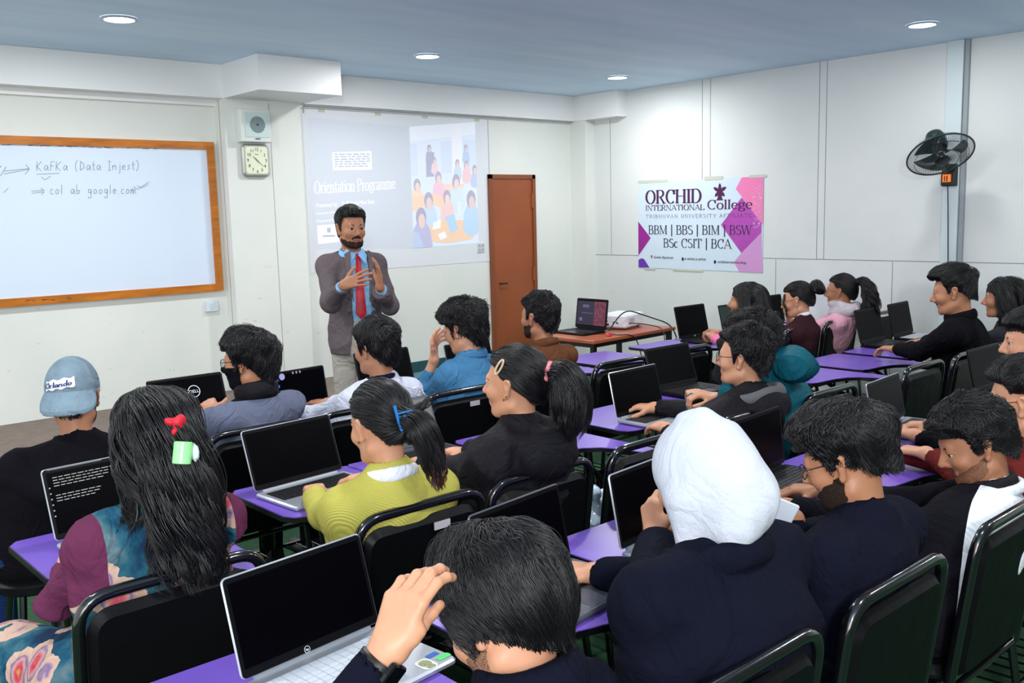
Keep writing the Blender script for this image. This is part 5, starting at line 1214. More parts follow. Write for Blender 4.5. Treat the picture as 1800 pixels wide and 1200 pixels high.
def add_grid(p, name, prims, h, m, noise=0, nf=30, relaxn=1, cutz=None, fn=None, subs=()):
    g = build_block(prims, h, pad=.03, subs=subs)
    if noise: X, Y, Z = g.full(); g.F = (g.F-wob(len(name)*7+3, nf, 7)(X, Y, Z)*noise).astype(np.float32)
    if fn: g.F = fn(g, *g.full()).astype(np.float32)
    V, Q = g.mesh(); V = relax(V, Q, relaxn, .4); return npmesh(name, V, Q, [m], p.t, None, p.off)
def glasses(p, H, m=M_wire, tint=M_lens, r=.022, round_=True):
    g = MB(); ln = MB(); o = p.off
    for s in (-1, 1):
        c = (s*.031, .104, .002); pts = []
        for a in np.linspace(0, 2*math.pi, 25)[:-1]:
            x = r*1.1*math.copysign(abs(math.cos(a))**.8, math.cos(a)); z = r*.88*math.copysign(abs(math.sin(a))**.8, math.sin(a)); pts.append(H.L(c[0]+x, c[1]-abs(x*s+.0)*.12*(1 if x*s > 0 else 0), c[2]+z)-o)
        g.tube(pts, .0014, 6, closed=True); ln.add(pts, [tuple(range(24))])
        g.tube([H.L(s*.055, .100, .008)-o, H.L(s*.074, .085, .010)-o, H.L(s*.083, .0, .012)-o, H.L(s*.084, -.022, -.006)-o], .0014, 6)
    g.tube([H.L(-.009, .106, .006)-o, H.L(0, .108, .010)-o, H.L(.009, .106, .006)-o], .0012, 6); fr = g.obj('spectacles', m, p.t, True)
    ln.obj('lenses', tint, fr)
# ------------------------------------------------------------------ the people
def tl(p, fc): return (fc-p.nb)@p.B
def hair(**k):
    d = dict(top=.024, side=.008, n=650, len=.5, w=.0042, lift=.004, jit=.25, seed=1, over=.04); d.update(k); d['w'] *= HWD; d['n'] = min(13000, int(d['n']*HN)); d['S'] = HS; return d
HN, HWD, HS = 4.4, .35, 10
WOM = dict(front=.46, temple=.36, side=.0, ear=-.04, nape=-.60)
C_blk = cloth('black_cotton', (15, 14, 20)); C_blk2 = cloth('black_nylon', (17, 16, 23), rough=.75, spec=.2); C_nav = cloth('navy_black_cotton', (14, 16, 30)); C_navy = cloth('navy_knit', (22, 26, 44))
C_grey = cloth('slate_grey_cotton', (98, 104, 126)); C_lav = cloth('pale_lavender_nylon', (196, 200, 216), rough=.6); C_blue = cloth('blue_sweatshirt', (66, 116, 156)); C_brn = cloth('brown_cotton', (98, 62, 42)); C_white = cloth('white_cotton', (222, 227, 236)); C_hood = cloth('white_fleece', (192, 196, 208), bump=.2, crease=.3)
C_mar = cloth('maroon_knit', (54, 30, 36)); C_pink = cloth('pink_fleece', (216, 160, 180)); C_pk2 = cloth('bright_pink_cuff', (226, 120, 160)); C_teal = cloth('teal_nylon', (14, 84, 100), rough=.5); C_red = cloth('dark_red_cotton', (96, 32, 30)); C_tw = cloth('grey_tweed', (104, 94, 98), bump=.5, bscale=300, vary=.14, vscale=120)
C_sky = cloth('sky_blue_shirt', (136, 188, 228), bump=.15); C_khk = cloth('stone_trousers', (168, 164, 156)); C_msl = cloth('maroon_sleeve', (98, 44, 74)); C_gscarf = cloth('grey_scarf', (190, 182, 190), vary=.15, vscale=20); C_char = cloth('charcoal_jacket', (44, 44, 50)); C_inner = cloth('taupe_lining', (122, 100, 98)); C_cap = cloth('washed_blue_cap', (118, 138, 152), vary=.2, vscale=14)
# yellow rib knit
C_yel = mat('yellow_rib_knit', (186, 180, 86), rough=.9, spec=.2)
nt, b = nodes_of(C_yel); N = nt.nodes.new; L = nt.links.new
tc = N('ShaderNodeTexCoord'); wv_ = N('ShaderNodeTexWave'); wv_.wave_type = 'BANDS'; wv_.bands_direction = 'DIAGONAL'; wv_.inputs['Scale'].default_value = 62; wv_.inputs['Distortion'].default_value = 1.6; wv_.inputs['Detail Scale'].default_value = .6; L(tc.outputs['Object'], wv_.inputs['Vector'])
bp = N('ShaderNodeBump'); bp.inputs['Strength'].default_value = .5; bp.inputs['Distance'].default_value = .004; L(wv_.outputs['Fac'], bp.inputs['Height']); L(bp.outputs['Normal'], b.inputs['Normal'])
# floral print
C_flo = cloth('floral_print', (40, 84, 104), rough=.85, spec=.1, vary=0)
nt, b = nodes_of(C_flo); N = nt.nodes.new; L = nt.links.new
tc = N('ShaderNodeTexCoord'); nz = N('ShaderNodeTexNoise'); nz.inputs['Scale'].default_value = 11; nz.inputs['Detail'].default_value = 5; L(tc.outputs['Object'], nz.inputs['Vector'])
r0 = N('ShaderNodeValToRGB'); r0.color_ramp.elements[0].position = .36; r0.color_ramp.elements[0].color = lin((24, 44, 72))+(1,); r0.color_ramp.elements[1].position = .66; r0.color_ramp.elements[1].color = lin((96, 134, 140))+(1,)
for ps, c_ in ((.44, (28, 74, 98)), (.52, (48, 96, 112)), (.6, (90, 110, 118))): e_ = r0.color_ramp.elements.new(ps); e_.color = lin(c_)+(1,)
L(nz.outputs['Fac'], r0.inputs['Fac'])
n2 = N('ShaderNodeTexNoise'); n2.inputs['Scale'].default_value = 22; n2.inputs['Detail'].default_value = 3; L(tc.outputs['Object'], n2.inputs['Vector'])
sc_ = N('ShaderNodeVectorMath'); sc_.operation = 'SCALE'; sc_.inputs['Scale'].default_value = .045; L(n2.outputs['Color'], sc_.inputs[0])
ad_ = N('ShaderNodeVectorMath'); ad_.operation = 'ADD'; L(tc.outputs['Object'], ad_.inputs[0]); L(sc_.outputs[0], ad_.inputs[1])
vo = N('ShaderNodeTexVoronoi'); vo.inputs['Scale'].default_value = 7.5; L(ad_.outputs[0], vo.inputs['Vector'])
rf = N('ShaderNodeValToRGB'); rf.color_ramp.interpolation = 'LINEAR'
els = [(0, (190, 160, 80)), (.10, (186, 50, 76)), (.17, (200, 104, 116)), (.22, (186, 150, 140)), (.30, (120, 100, 140)), (.34, (190, 156, 142)), (.43, (196, 164, 146))]
rf.color_ramp.elements[0].color = lin(els[0][1])+(1,); rf.color_ramp.elements[1].position = els[-1][0]; rf.color_ramp.elements[1].color = lin(els[-1][1])+(1,)
for ps, c_ in els[1:-1]: e_ = rf.color_ramp.elements.new(ps); e_.color = lin(c_)+(1,)
L(vo.outputs['Distance'], rf.inputs['Fac'])
lt = N('ShaderNodeMath'); lt.operation = 'LESS_THAN'; lt.inputs[1].default_value = .46; L(vo.outputs['Distance'], lt.inputs[0])
sepc = N('ShaderNodeSeparateColor'); L(vo.outputs['Color'], sepc.inputs[0]); gt_ = N('ShaderNodeMath'); gt_.operation = 'GREATER_THAN'; gt_.inputs[1].default_value = .08; L(sepc.outputs[0], gt_.inputs[0])
mu = N('ShaderNodeMath'); mu.operation = 'MULTIPLY'; L(lt.outputs[0], mu.inputs[0]); L(gt_.outputs[0], mu.inputs[1])
mx = N('ShaderNodeMixRGB'); L(mu.outputs[0], mx.inputs[0]); L(r0.outputs['Color'], mx.inputs[1]); L(rf.outputs['Color'], mx.inputs[2]); L(mx.outputs[0], b.inputs['Base Color'])

def seat(x, r): return (x, r+.235)
UP = np.array([0, 0, 1.])
def arm(px, py, z=None, y=None, f=(0, 1, 0), nb=(0, 0, 1), **k): w = atZ(px, py, z) if z is not None else atY(px, py, y); return dict(w=w, f=np.array(f, float), nb=np.array(nb, float), **k)
def armw(w, f=(0, 1, 0), nb=(0, 0, 1), **k): return dict(w=np.array(w, float), f=np.array(f, float), nb=np.array(nb, float), **k)
def collar(p, m, r=.062, h=.022, dz=-.012, name='collar', tilt=-14, thick=.010, S=(1.05, .95, 2.0)):
    R = p.B@head_R(0, -tilt); return add_grid(p, name, [(torus(p.nb+UP*dz+p.B[:, 1]*.006, R, r, thick, S), .01)], .0055, m, noise=.0015, nf=60)
BEARD = lambda x, y, z: np.maximum(np.maximum(z+.056+.22*y, .006-y), -(np.sqrt((x/.025)**2+((z+.061)/.0115)**2)-1)*.011)
SIDEB = lambda x, y, z: np.maximum(np.maximum(z+.024+.42*y, .004-y), np.maximum(-(z+.13), -(np.sqrt((x/.026)**2+((z+.060)/.013)**2)-1)*.013))
MOUST = lambda x, y, z: np.maximum(np.maximum(np.abs(x)-.030, np.abs(z+.047+np.abs(x)*.25)-.0065), .08-y)

# presenter -----------------------------------------------------------------
H = Head(atY(617, 401, 4.9), 170, 4)
pr_ = person('standing person presenting in grey blazer, sky-blue shirt and red tie, hands raised', (3.09, 4.90), H, C_sky, top_name='shirt', yaw=150, stand=True, hips=(3.11, 4.91, .93),
  arms=(armw(atY(668, 507, 4.60), idir(.02, 1, .25), idir(.9, .05, -.35), curl=.22, thumb=.1, hint=idir(.35, -1, -.6), cuff=.012), armw(atY(602, 502, 4.62), idir(.86, .30, .25), idir(-.15, .2, 1), curl=.15, spread=.3, thumb=.15, hint=idir(-.35, -1, -.5), cuff=.012)),
  hair=hair(top=.026, side=.006, front=.012, crown=(.2, -.5, .85), comb=(.5, .9, 0), len=.55, n=900, jit=.12, over=.02, line=dict(front=.50, temple=.44)), skin='brown', legs=C_khk, folds=.5,
  beard=[('beard', BEARD, M_beard, .0022), ('moustache', MOUST, M_beard, .0045)], broad=.92)
p = pr_; rt, fw = p.B[:, 0], p.B[:, 1]
bl = [(scap(p.hp-UP*.10, p.hp+UP*.05, .146, .134, p.B, (1.20, 1, 1)), .05), (scap(p.hp, p.ch, .134, .134, p.B, (1.20, 1, 1)), .05), (scap(p.ch, p.nb-UP*.085, .132, .078, p.B, (1.24, 1, 1)), .05), (caps(p.SH[0], p.SH[1], .060), .05)]
for i in range(2): bl.append((caps(p.nb-UP*.028, p.SH[i], .050, .060), .05))
for (a, e, w_, _) in p.A: d = nrm(e-w_); bl += [(sph(e, .067), .03), (caps(a, e, .064, .058), .035), (caps(e, w_+d*.035, .058, .046), .02)]
def blz(g, X, Y, Z):
    P_ = (X-p.nb[0], Y-p.nb[1], Z-p.nb[2]); r_ = P_[0]*rt[0]+P_[1]*rt[1]; f_ = P_[0]*fw[0]+P_[1]*fw[1]; z_ = P_[2]+0*r_
    F = g.F-wob(5, 24, 6)(X, Y, Z*.5)*.005-(.35-np.sqrt(np.abs(wob(6, 18, 5)(X, Y, Z))))*.010
    da = np.min([np.broadcast_to(caps(e, w_, .062)[0](X, Y, Z), F.shape) for a, e, w_, _ in p.A], axis=0)
    wid = np.interp(z_.ravel(), [-.75, -.62, -.42, -.33, -.18, -.02, .05], [.16, .085, .052, .055, .062, .045, .04]).reshape(z_.shape); cx = -.045
    cut = np.maximum(np.maximum(np.abs(r_-cx)-wid, .02-f_), f_-.17); F = np.where(da < 0, F, np.maximum(F, -cut))
    # lapels: raised band beside the opening
    lap_ = np.maximum(np.abs(np.abs(r_-cx)-wid-.022)-.022, np.maximum(-.30-z_, z_-.03)); F = np.where((lap_ < 0) & (f_ > .03), F-.005, F)
    F = np.maximum(F, -(-.64-z_) if False else (-.62-z_)); 
    inner = np.maximum(z_+.60, 1) if False else None
    for (a, e, w_, _) in p.A:
        d = nrm(w_-e); q = (X-w_[0])*d[0]+(Y-w_[1])*d[1]+(Z-w_[2])*d[2]; rr = (X-w_[0])**2+(Y-w_[1])**2+(Z-w_[2])**2; F = np.where(rr < .09**2, np.maximum(F, q+.028), F)
    return F
add_grid(p, 'blazer', bl, .0075, C_tw, fn=blz, subs=[(caps(p.nb-UP*.04+fw*.02, p.nb+UP*.1+fw*.04, .070, .085), .01)])
def front(r_, z_, out=.0):          # a point on the shirt front in the torso frame
    dep = np.interp(z_, [-.6, -.45, -.25, -.12, -.04], [.155, .150, .140, .115, .075]); return p.nb+rt*r_+fw*(dep+out)+UP*z_-p.off
m = MB(); zz_ = np.linspace(-.030, -.40, 12); ww = np.interp(zz_, [-.40, -.37, -.08, -.045], [.004, .033, .017, .014]); vs = []; 
for z_, w_ in zip(zz_, ww): vs += [front(-.038-w_+.0*z_, z_, .018), front(-.038, z_, .026), front(-.038+w_, z_, .018)]
m.add(vs, [(3*i+j, 3*i+j+1, 3*i+j+4, 3*i+j+3) for i in range(11) for j in range(2)]); m.box(tuple(np.minimum(front(-.052, -.035, .02), front(-.024, -.01, .035))), tuple(np.maximum(front(-.052, -.035, .02), front(-.024, -.01, .035))))
C_tie = mat('red_satin', (176, 12, 40), rough=.45, spec=.4, bump=.1, bscale=200); m.obj('necktie', C_tie, p.t, True)
collar(p, C_sky, r=.060, dz=.004, name='shirt_collar', tilt=-20, thick=.007, S=(1.05, .95, 2.2))
m = MB()
for s_ in (-1, 1):
    q_ = [front(-.02+s_*.050, .022, .0), front(-.03+s_*.008, -.018, .026), front(-.035+s_*.048, -.072, .030), front(-.02+s_*.072, -.02, .012)]; m.add(q_+[x+fw*.004 for x in q_], [(0, 1, 2, 3), (7, 6, 5, 4), (0, 4, 5, 1), (1, 5, 6, 2), (2, 6, 7, 3), (3, 7, 4, 0)])
m.obj('collar_flaps', C_sky, p.t)
m = MB()
for s_ in (-1, 1):
    cx_ = -.045; q_ = [front(cx_+s_*.050, .012, .022), front(cx_+s_*.055, -.10, .030), front(cx_+s_*.046, -.30, .018), front(cx_+s_*.085, -.17, .024), front(cx_+s_*.112, -.135, .022), front(cx_+s_*.082, -.115, .024), front(cx_+s_*.088, -.01, .014)]
    m.add(q_+[x+fw*.006 for x in q_], [tuple(range(7)), tuple(range(13, 6, -1))]+[(i, 7+i, 7+(i+1) % 7, (i+1) % 7) for i in range(7)])
m.obj('lapels', C_tw, p.t)
g_ = MB()
for z_ in (-.27, -.36): g_.lathe([(.009, -.002), (.009, .002)], 10, M=Matrix.Translation(Vector(front(.035, z_, .03)))@Vector(fw).to_track_quat('Z', 'Y').to_matrix().to_4x4())
g_.obj('blazer_buttons', M_dk, p.t)
add_mesh(p, 'lapel_pin', MB().lathe([(.006, 0), (.006, .003)], 10, M=Matrix.Translation(Vector(front(-.135, -.14, .035)+p.off))@Vector(fw).to_track_quat('Z', 'Y').to_matrix().to_4x4()), M_lsil)
m = MB(); m.tube([p.hp+UP*.074+rt*.150*math.cos(a)+fw*.131*math.sin(a) for a in np.linspace(1.45, 2.25, 12)], .013, 6); add_mesh(p, 'belt', m, M_black)
w_ = p.A[0][2]; d = nrm(p.A[0][1]-w_); m = MB().tube([w_+d*.012+nrm(np.cross(d, [0, 0, 1]))*.026*math.cos(a)+nrm(np.cross(d, np.cross(d, [0, 0, 1])))*.026*math.sin(a) for a in np.linspace(0, 6.283, 17)[:-1]], .005, 6, closed=True); add_mesh(p, 'wristwatch', m, M_lsil)

# row one -------------------------------------------------------------------
# man in the cap
H = Head(atY(130, 696, 3.44), -30, 4, size=.97)
p = person('seated person in washed grey-blue cap with lettering and black sweater, at far left', (.86, 3.49), H, C_blk, top_name='sweater', yaw=-8, skin='brown', legs=M_jeans, broad=1.12,
  hair=hair(top=.006, side=.006, n=260, len=.2, line=dict(front=.5, temple=.4)), beard=[('beard', SIDEB, M_beard, .003)], collar=1)
collar(p, C_blk, thick=.011)
gc = Grid(H.c-.16, H.c+.16, .0038); X, Y, Z = gc.full(); x, y, z = H.loc(X, Y, Z); q = np.sqrt((x/(SKR[0]+.014))**2+((y-SKC[1])/(SKR[1]+.014))**2+((z-SKC[2]-.006)/(SKR[2]+.022))**2); v = (q-1)*.09; shell = np.maximum(v, -(v+.011)); shell = np.maximum(shell, (.012-.0*y+0*x)-z-.0)
gc.F = (shell*H.k).astype(np.float32); V, Q = gc.mesh(); cp = npmesh('cap', relax(V, Q, 1), Q, [C_cap], p.t, None, p.off)
gb = Grid(H.c-.17, H.c+.17, .0032); X, Y, Z = gb.full(); x, y, z = H.loc(X, Y, Z)      # brim, worn to the back and sloping down the nape
r_ = np.sqrt(x*x+((y-SKC[1])*.80)**2); s_ = z-(.020-1.9*(r_-.088)); az_ = np.arctan2(x, -(y-SKC[1])); v = np.maximum(np.abs(s_)*.46-.0048, np.maximum(.086-r_, r_-(.122-.022*(az_/1.05)**4))); v = np.maximum(v, (np.abs(az_)-1.1)*.09)
gb.F = (v*H.k).astype(np.float32); V, Q = gb.mesh(); npmesh('cap_brim', relax(V, Q, 1), Q, [C_cap], cp, None, (0, 0, 0)); bpy.data.objects[cp.name].children[0].location = -Vector(p.off)
def cpt(az, zz, o=.002):           # point on the cap surface: az from the back centre, degrees
    a = math.radians(az); rr = math.sqrt(max(0, 1-((zz-SKC[2]-.006)/(SKR[2]+.022))**2)); return H.L(math.sin(a)*(SKR[0]+.014+o)*rr, SKC[1]-math.cos(a)*(SKR[1]+.014+o)*rr, zz)-p.off
def cap_strokes(mb, lines, az0, z0, s, w): strokes(mb, lines, lambda a, b: cpt(az0+a*s*57, z0+b*.1*s*10*.1+0, .0045), w)
def patch(mb, pts, o): mb.add([cpt(a, z_, o) for a, z_ in pts], [tuple(range(len(pts)))])
pa = MB(); n_ = 16
for k in range(n_):               # patch outline following the lettering
    a0 = -46+68*k/n_; a1 = -46+68*(k+1)/n_; zb = lambda a: .032+.00022*(a+46)+.003*math.sin(a*.3); zt = lambda a: .066+.00022*(a+46)+.003*math.cos(a*.25)
    pa.add([cpt(a0, zb(a0), .0035), cpt(a1, zb(a1), .0035), cpt(a1, zt(a1), .0035), cpt(a0, zt(a0), .0035)], [(0, 1, 2, 3)])
pa.obj('patch', mat('cap_patch_white', (226, 228, 232)), p.t, True)
LET = {'O': (.6, [[(.3, 1), (.05, .7), (.05, .3), (.3, 0), (.55, .3), (.55, .7), (.3, 1), (.5, 1.1)]]), 'r': (.4, [[(.05, 0), (.1, .55), (.2, .6), (.35, .55)]]), 'l': (.25, [[(.1, 0), (.15, 1.1)]]), 'a': HW['a'], 'n': HW['n'], 'd': (.5, [[(.38, .5), (.1, .5), (.05, .1), (.35, .1), (.42, 1.1), (.4, 0)]]), 'o': HW['o']}
pl = MB(); x = 0
for ch in 'Orlando':
    wd, ln = LET[ch]; strokes(pl, ln, lambda a, b: cpt(-43+(x+a*.95)*19, .040+b*.018+.0045*(x+a)*.9, .006), .16); x += wd*.98
pl.obj('cap_lettering', mat('cap_navy', (34, 44, 110)), p.t)
pl = MB(); strokes(pl, [[(0, .2), (.2, .5), (.5, .45), (.6, .2), (.4, 0), (.1, 0), (0, .2)], [(.9, .5), (.9, 0)]], lambda a, b: cpt(8+a*11, .039+b*.014, .006), .07)
text(None, 'x', '', (0, 0, 0), (1, 0, 0), (0, 0, 1), .01, M_dk) if False else None
pl.obj('cap_number', mat('cap_grey_print', (60, 64, 80)), p.t)

# man with the mask
H = Head(atY(436, 634, 3.47), 38, 6, size=.92)
st = hair(top=.030, side=.010, back=.012, n=1300, len=.75, curl=.006, freq=1.0, lift=.010, tip=.014, jit=.4, clump=.008, w=.0045, seed=3, crown=(.1, -.6, .8), wa=.008, wf=55, over=.02)
p = person('seated person in grey and black jacket wearing a black face mask and glasses', seat(1.62, R1), H, C_grey, yaw=12, skin='tan', hair=st, legs=M_trs, folds=1.2, broad=1.04, puff=.006,
  arms=(arm(357, 712, z=.79, f=(.25, 1, .35), nb=(-.4, -.2, 1), curl=.75, thumb=.3), None), paint=lambda p, H, fc: np.maximum(-.22-tl(p, fc)[:, 2], tl(p, fc)[:, 2]+.012), top_mats=[C_grey, C_blk2])
collar(p, C_blk2, r=.070, thick=.016, dz=.012, S=(1.05, 1, 2.2))
u2, s2, l2 = head_prims(H); gm = build_block(u2, .0045); X, Y, Z = gm.full(); x, y, z = H.loc(X, Y, Z); gm.F = np.maximum(np.maximum(gm.F-.007, -(gm.F-.001)), np.maximum(np.maximum(z+.014, -(z+.125)), .012-y)).astype(np.float32); V, Q = gm.mesh(); npmesh('face_mask', V, Q, [C_blk], p.t, None, p.off)
m = MB(); m.tube([H.L(-.060, .05, -.03), H.L(-.078, .012, -.02), H.L(-.088, -.018, .0)], .0015, 5).tube([H.L(-.058, .04, -.085), H.L(-.074, .008, -.05), H.L(-.088, -.018, -.02)], .0015, 5); add_mesh(p, 'mask_strap', m, M_black)
glasses(p, H)

# man in the white track jacket
H = Head(atY(660, 612, 3.46), 14, 6, size=.95)
st = hair(top=.028, side=.010, back=.010, n=1100, len=.5, lift=.008, tip=.012, jit=.3, swirl=.9, seed=4, crown=(-.1, -.75, .62), comb=(-.4, .3, 0), wa=.006)
p = person('seated person in pale lavender-white track jacket with white piping, dark swirled hair', seat(2.12, R1), H, C_lav, yaw=4, skin='tan', hair=st, legs=M_trs, folds=1.1, puff=.006)
collar(p, C_navy, r=.062, thick=.009, dz=.0)
m = MB(); rt, fw = p.B[:, 0], p.B[:, 1]
for s in (-1, 1):
    a, e = p.A[(s+1)//2][0], p.A[(s+1)//2][1]
    m.tube([p.nb-fw*.07+rt*s*.03-UP*.015, p.nb-fw*.085+rt*s*.10-UP*.05, a-fw*.066+UP*.03, a-fw*.07+rt*s*.045-UP*.03, e*.55+a*.45+rt*s*.06-fw*.035], .0028, 6)
    m.tube([a+rt*s*.05-fw*.05-UP*.06, p.nb-fw*.14+rt*s*.12-UP*.20, p.nb-fw*.155+rt*s*.04-UP*.22], .0028, 6)
add_mesh(p, 'white_piping', m, C_white)

# man in blue
H = Head(atY(814, 578, 3.50), 20, 16, size=.95)
st = hair(top=.036, side=.012, back=.010, front=.014, n=1500, len=.5, curl=.014, freq=1.4, lift=.010, tip=.008, jit=.4, clump=.008, phj=.3, w=.0042, seed=5, crown=(0, -.5, .85), wa=.007, wf=80, over=.10)
p = person('seated person in blue sweatshirt holding a hand to the forehead', seat(2.74, R1), H, C_blue, yaw=6, skin='warm', hair=st, legs=M_trs, folds=1.3, broad=1.06, slump=.02,
  arms=(armw(H.L(-.075, .135, -.115)+idir(-.5, -.2, 0)*.03, f=H.D(.28, -.15, 1), nb=H.D(-.25, .85, .2), curl=[.3, .5, .55, .5], spread=.6, thumb=.0, hint=(-.3, .5, -1), cuff=.05), None), top_name='sweatshirt')
collar(p, C_blue, thick=.012, dz=.004, r=.066); add_mesh(p, 'earring', MB().lathe([(.004, -.002), (.004, .002)], 8, M=Matrix.Translation(Vector(H.L(-.086, 0, -.036)))), M_gold)

# man in brown
H = Head(atY(948, 557, 3.48), 8, 0, size=.95)
st = hair(top=.022, side=.006, n=1300, len=.28, curl=.004, lift=.008, tip=.006, jit=.6, seed=6, crown=(0, -.6, .8), w=.0036, wa=.004, wf=90)
p = person('seated person in brown jacket with short dark hair in front of the door', seat(3.20, R1), H, C_brn, yaw=0, skin='brown', hair=st, legs=M_trs, folds=.7, broad=1.1, beard=[('beard', SIDEB, M_beard, .002)])
collar(p, C_brn, r=.068, thick=.012, dz=.002, S=(1.05, 1, 1.8))

# woman with pink cuffs
H = Head(atY(1312, 531, 3.36), 18, -2, size=.98)
hb = [bundle([H.L(0, -.03, .10), H.L(0, -.085, .06), H.L(0, -.115, -.05), H.L(0, -.10, -.16), H.L(0, -.085, -.25)], [.05, .075, .085, .08, .05], n=240, flat=(1.15, .5), side=H.D(1, 0, 0), seed=7, wave=.002),
      bundle([H.L(-.05, .03, .09), H.L(-.088, .0, .03), H.L(-.098, -.02, -.06), H.L(-.09, -.03, -.16), H.L(-.07, -.05, -.22)], [.02, .03, .034, .03, .02], n=110, flat=(1.3, .6), side=H.D(0, 1, 0), seed=8, wave=.002)]
st = hair(top=.014, side=.012, n=600, len=.8, jit=.08, seed=7, line=WOM, crown=(0, .1, .99), over=.3, bundles=hb)
p = person('seated person with straight shoulder-length dark hair and bright pink cuffs', seat(5.05, R1), H, C_char, fem=True, yaw=8, skin='tan', hair=st, legs=M_trs,
  arms=(arm(1243, 592, z=.80, f=(.5, .8, .25), nb=(-.3, -.4, 1), curl=.8, cuff=.05), arm(1268, 585, z=.82, f=(-.3, .9, .2), nb=(.2, -.3, 1), curl=.7, cuff=.05)), paint=lambda p, H, fc: .17-np.minimum(np.linalg.norm(fc-p.A[0][2], axis=1), np.linalg.norm(fc-p.A[1][2], axis=1)), top_mats=[C_char, C_pk2])
# woman with the bun
H = Head(atY(1402, 527, 3.38), 20, 14, size=.95)
hb = [bundle([H.L(0, -.10, .07), H.L(.02, -.15, .09), H.L(.035, -.17, .05), H.L(0, -.165, .02), H.L(-.03, -.15, .05), H.L(0, -.15, .09), H.L(.02, -.17, .07)], [.012, .024, .026, .026, .025, .02, .008], n=120, seed=9, wave=.003, w=.003),
      bundle([H.L(-.045, .07, .06), H.L(-.062, .085, 0), H.L(-.060, .08, -.06), H.L(-.045, .085, -.11)], [.006, .006, .005, .002], n=14, seed=10, wave=.006, w=.002)]
st = hair(top=.012, side=.012, n=650, len=.8, jit=.05, seed=9, line=WOM, crown=(0, .95, .3), over=.02, bundles=hb)
p = person('seated person in dark maroon sweater with hair tied in a messy bun', seat(5.60, R1), H, C_mar, fem=True, yaw=8, skin='warm', hair=st, legs=M_trs, top_name='sweater', slump=.02)
collar(p, C_white, r=.043, thick=.009, dz=.030); glasses(p, H, M_gold)
# woman with the scarf
H = Head(atY(1478, 512, 3.36), 14, 2, size=.96)
hb = [bundle([H.L(0, -.10, .06), H.L(0, -.16, .07), H.L(0, -.20, 0), H.L(0, -.21, -.10), H.L(0, -.20, -.20), H.L(0, -.19, -.27)], [.018, .03, .045, .055, .055, .03], n=200, seed=11, wave=.012, freq=4, w=.0036)]
st = hair(top=.012, side=.012, n=650, len=.8, jit=.05, seed=11, line=WOM, crown=(0, .95, .3), over=.02, bundles=hb)
p = person('seated person in pink hoodie with striped grey scarf and curly ponytail', seat(6.08, R1), H, C_pink, fem=True, yaw=8, skin='brown', hair=st, legs=M_trs, top_name='hoodie', puff=.01,
  arms=(None, armw(H.c+np.array([-.16, .30, -.22]), f=(-.4, .3, .9), nb=(-.5, .5, .3), curl=.9)))
add_grid(p, 'scarf', [(torus(p.nb+UP*.0, p.B@head_R(0, 12), .085, .034, (1.05, 1, 1.2)), .02), (torus(p.nb+UP*.035+p.B[:, 1]*.01, p.B@head_R(0, -8, 6), .075, .028, (1.05, 1, 1.1)), .02)], .006, C_gscarf, noise=.006, nf=50); glasses(p, H, M_gold)

# row two -------------------------------------------------------------------
# woman in the floral top
H = Head(atY(268, 775, 2.24), -8, 10, size=.95)
hb = [bundle([H.L(.01, -.03, .11), H.L(.015, -.11, .07), H.L(.02, -.135, -.02), H.L(.03, -.135, -.12), H.L(.03, -.13, -.22), H.L(.025, -.13, -.31), H.L(.02, -.12, -.37)], [.05, .066, .072, .074, .080, .078, .05], n=520, flat=(1.02, .5), side=H.D(1, 0, 0), seed=12, wave=.014, freq=2.4, w=.0042, S=26),
      bundle([H.L(-.04, .02, .09), H.L(-.076, -.03, .03), H.L(-.082, -.07, -.06), H.L(-.075, -.10, -.16), H.L(-.11, -.11, -.22)], [.024, .026, .027, .024, .012], n=130, flat=(1.3, .7), side=H.D(0, 1, 0), seed=13, wave=.014, freq=2.2, w=.0036),
      bundle([H.L(.04, .02, .09), H.L(.078, -.03, .03), H.L(.085, -.07, -.06), H.L(.09, -.10, -.15), H.L(.12, -.11, -.22)], [.024, .026, .027, .024, .012], n=130, flat=(1.3, .7), side=H.D(0, 1, 0), seed=14, wave=.014, freq=2.2, w=.0036)]
st = hair(top=.020, side=.016, n=1100, len=.9, jit=.14, lift=.006, seed=12, line=WOM, crown=(0, .35, .93), over=.3, bundles=hb, wa=.005)
p = person('seated person seen from behind in floral top with maroon sleeves and long black hair', seat(.76, R2), H, C_flo, fem=True, yaw=0, skin='warm', hair=st, legs=M_jeans, top_name='blouse', broad=1.12, puff=.004, folds=1.3, hip_z=.56, arms=(armw((.70, 2.60, .76), f=(.5, 1, 0), hint=(-.7, -.4, -.7)), None),
  paint=lambda p, H, fc: np.maximum(np.abs(tl(p, fc)[:, 0])-.155-1.2*np.clip(-tl(p, fc)[:, 2]-.16, 0, .2), .09-np.min([np.linalg.norm(fc-(a+(e_-a)*u_), axis=1) for a, e_, w_, _ in p.A for u_ in (.45, .7, 1.)]+[np.linalg.norm(fc-(e_+(w_-e_)*u_), axis=1) for a, e_, w_, _ in p.A for u_ in (.25, .5, .75, 1.)], axis=0)), top_mats=[C_flo, C_msl])
add_grid(p, 'tunic_skirt', [(scap(p.hp-p.B[:, 0]*.03, p.hp+p.B[:, 0]*.03, .15, .15, p.B, (1.3, 1, 1)), .05), (caps(p.hp-p.B[:, 0]*.12+p.B[:, 1]*.02, p.hp-p.B[:, 0]*.20+p.B[:, 1]*.34-UP*.02, .10, .09), .06), (caps(p.hp+p.B[:, 0]*.09, p.hp+p.B[:, 0]*.10+p.B[:, 1]*.34, .095, .085), .05)], .010, C_flo, noise=.008, nf=22)
cb = H.L(.026, -.186, -.030)
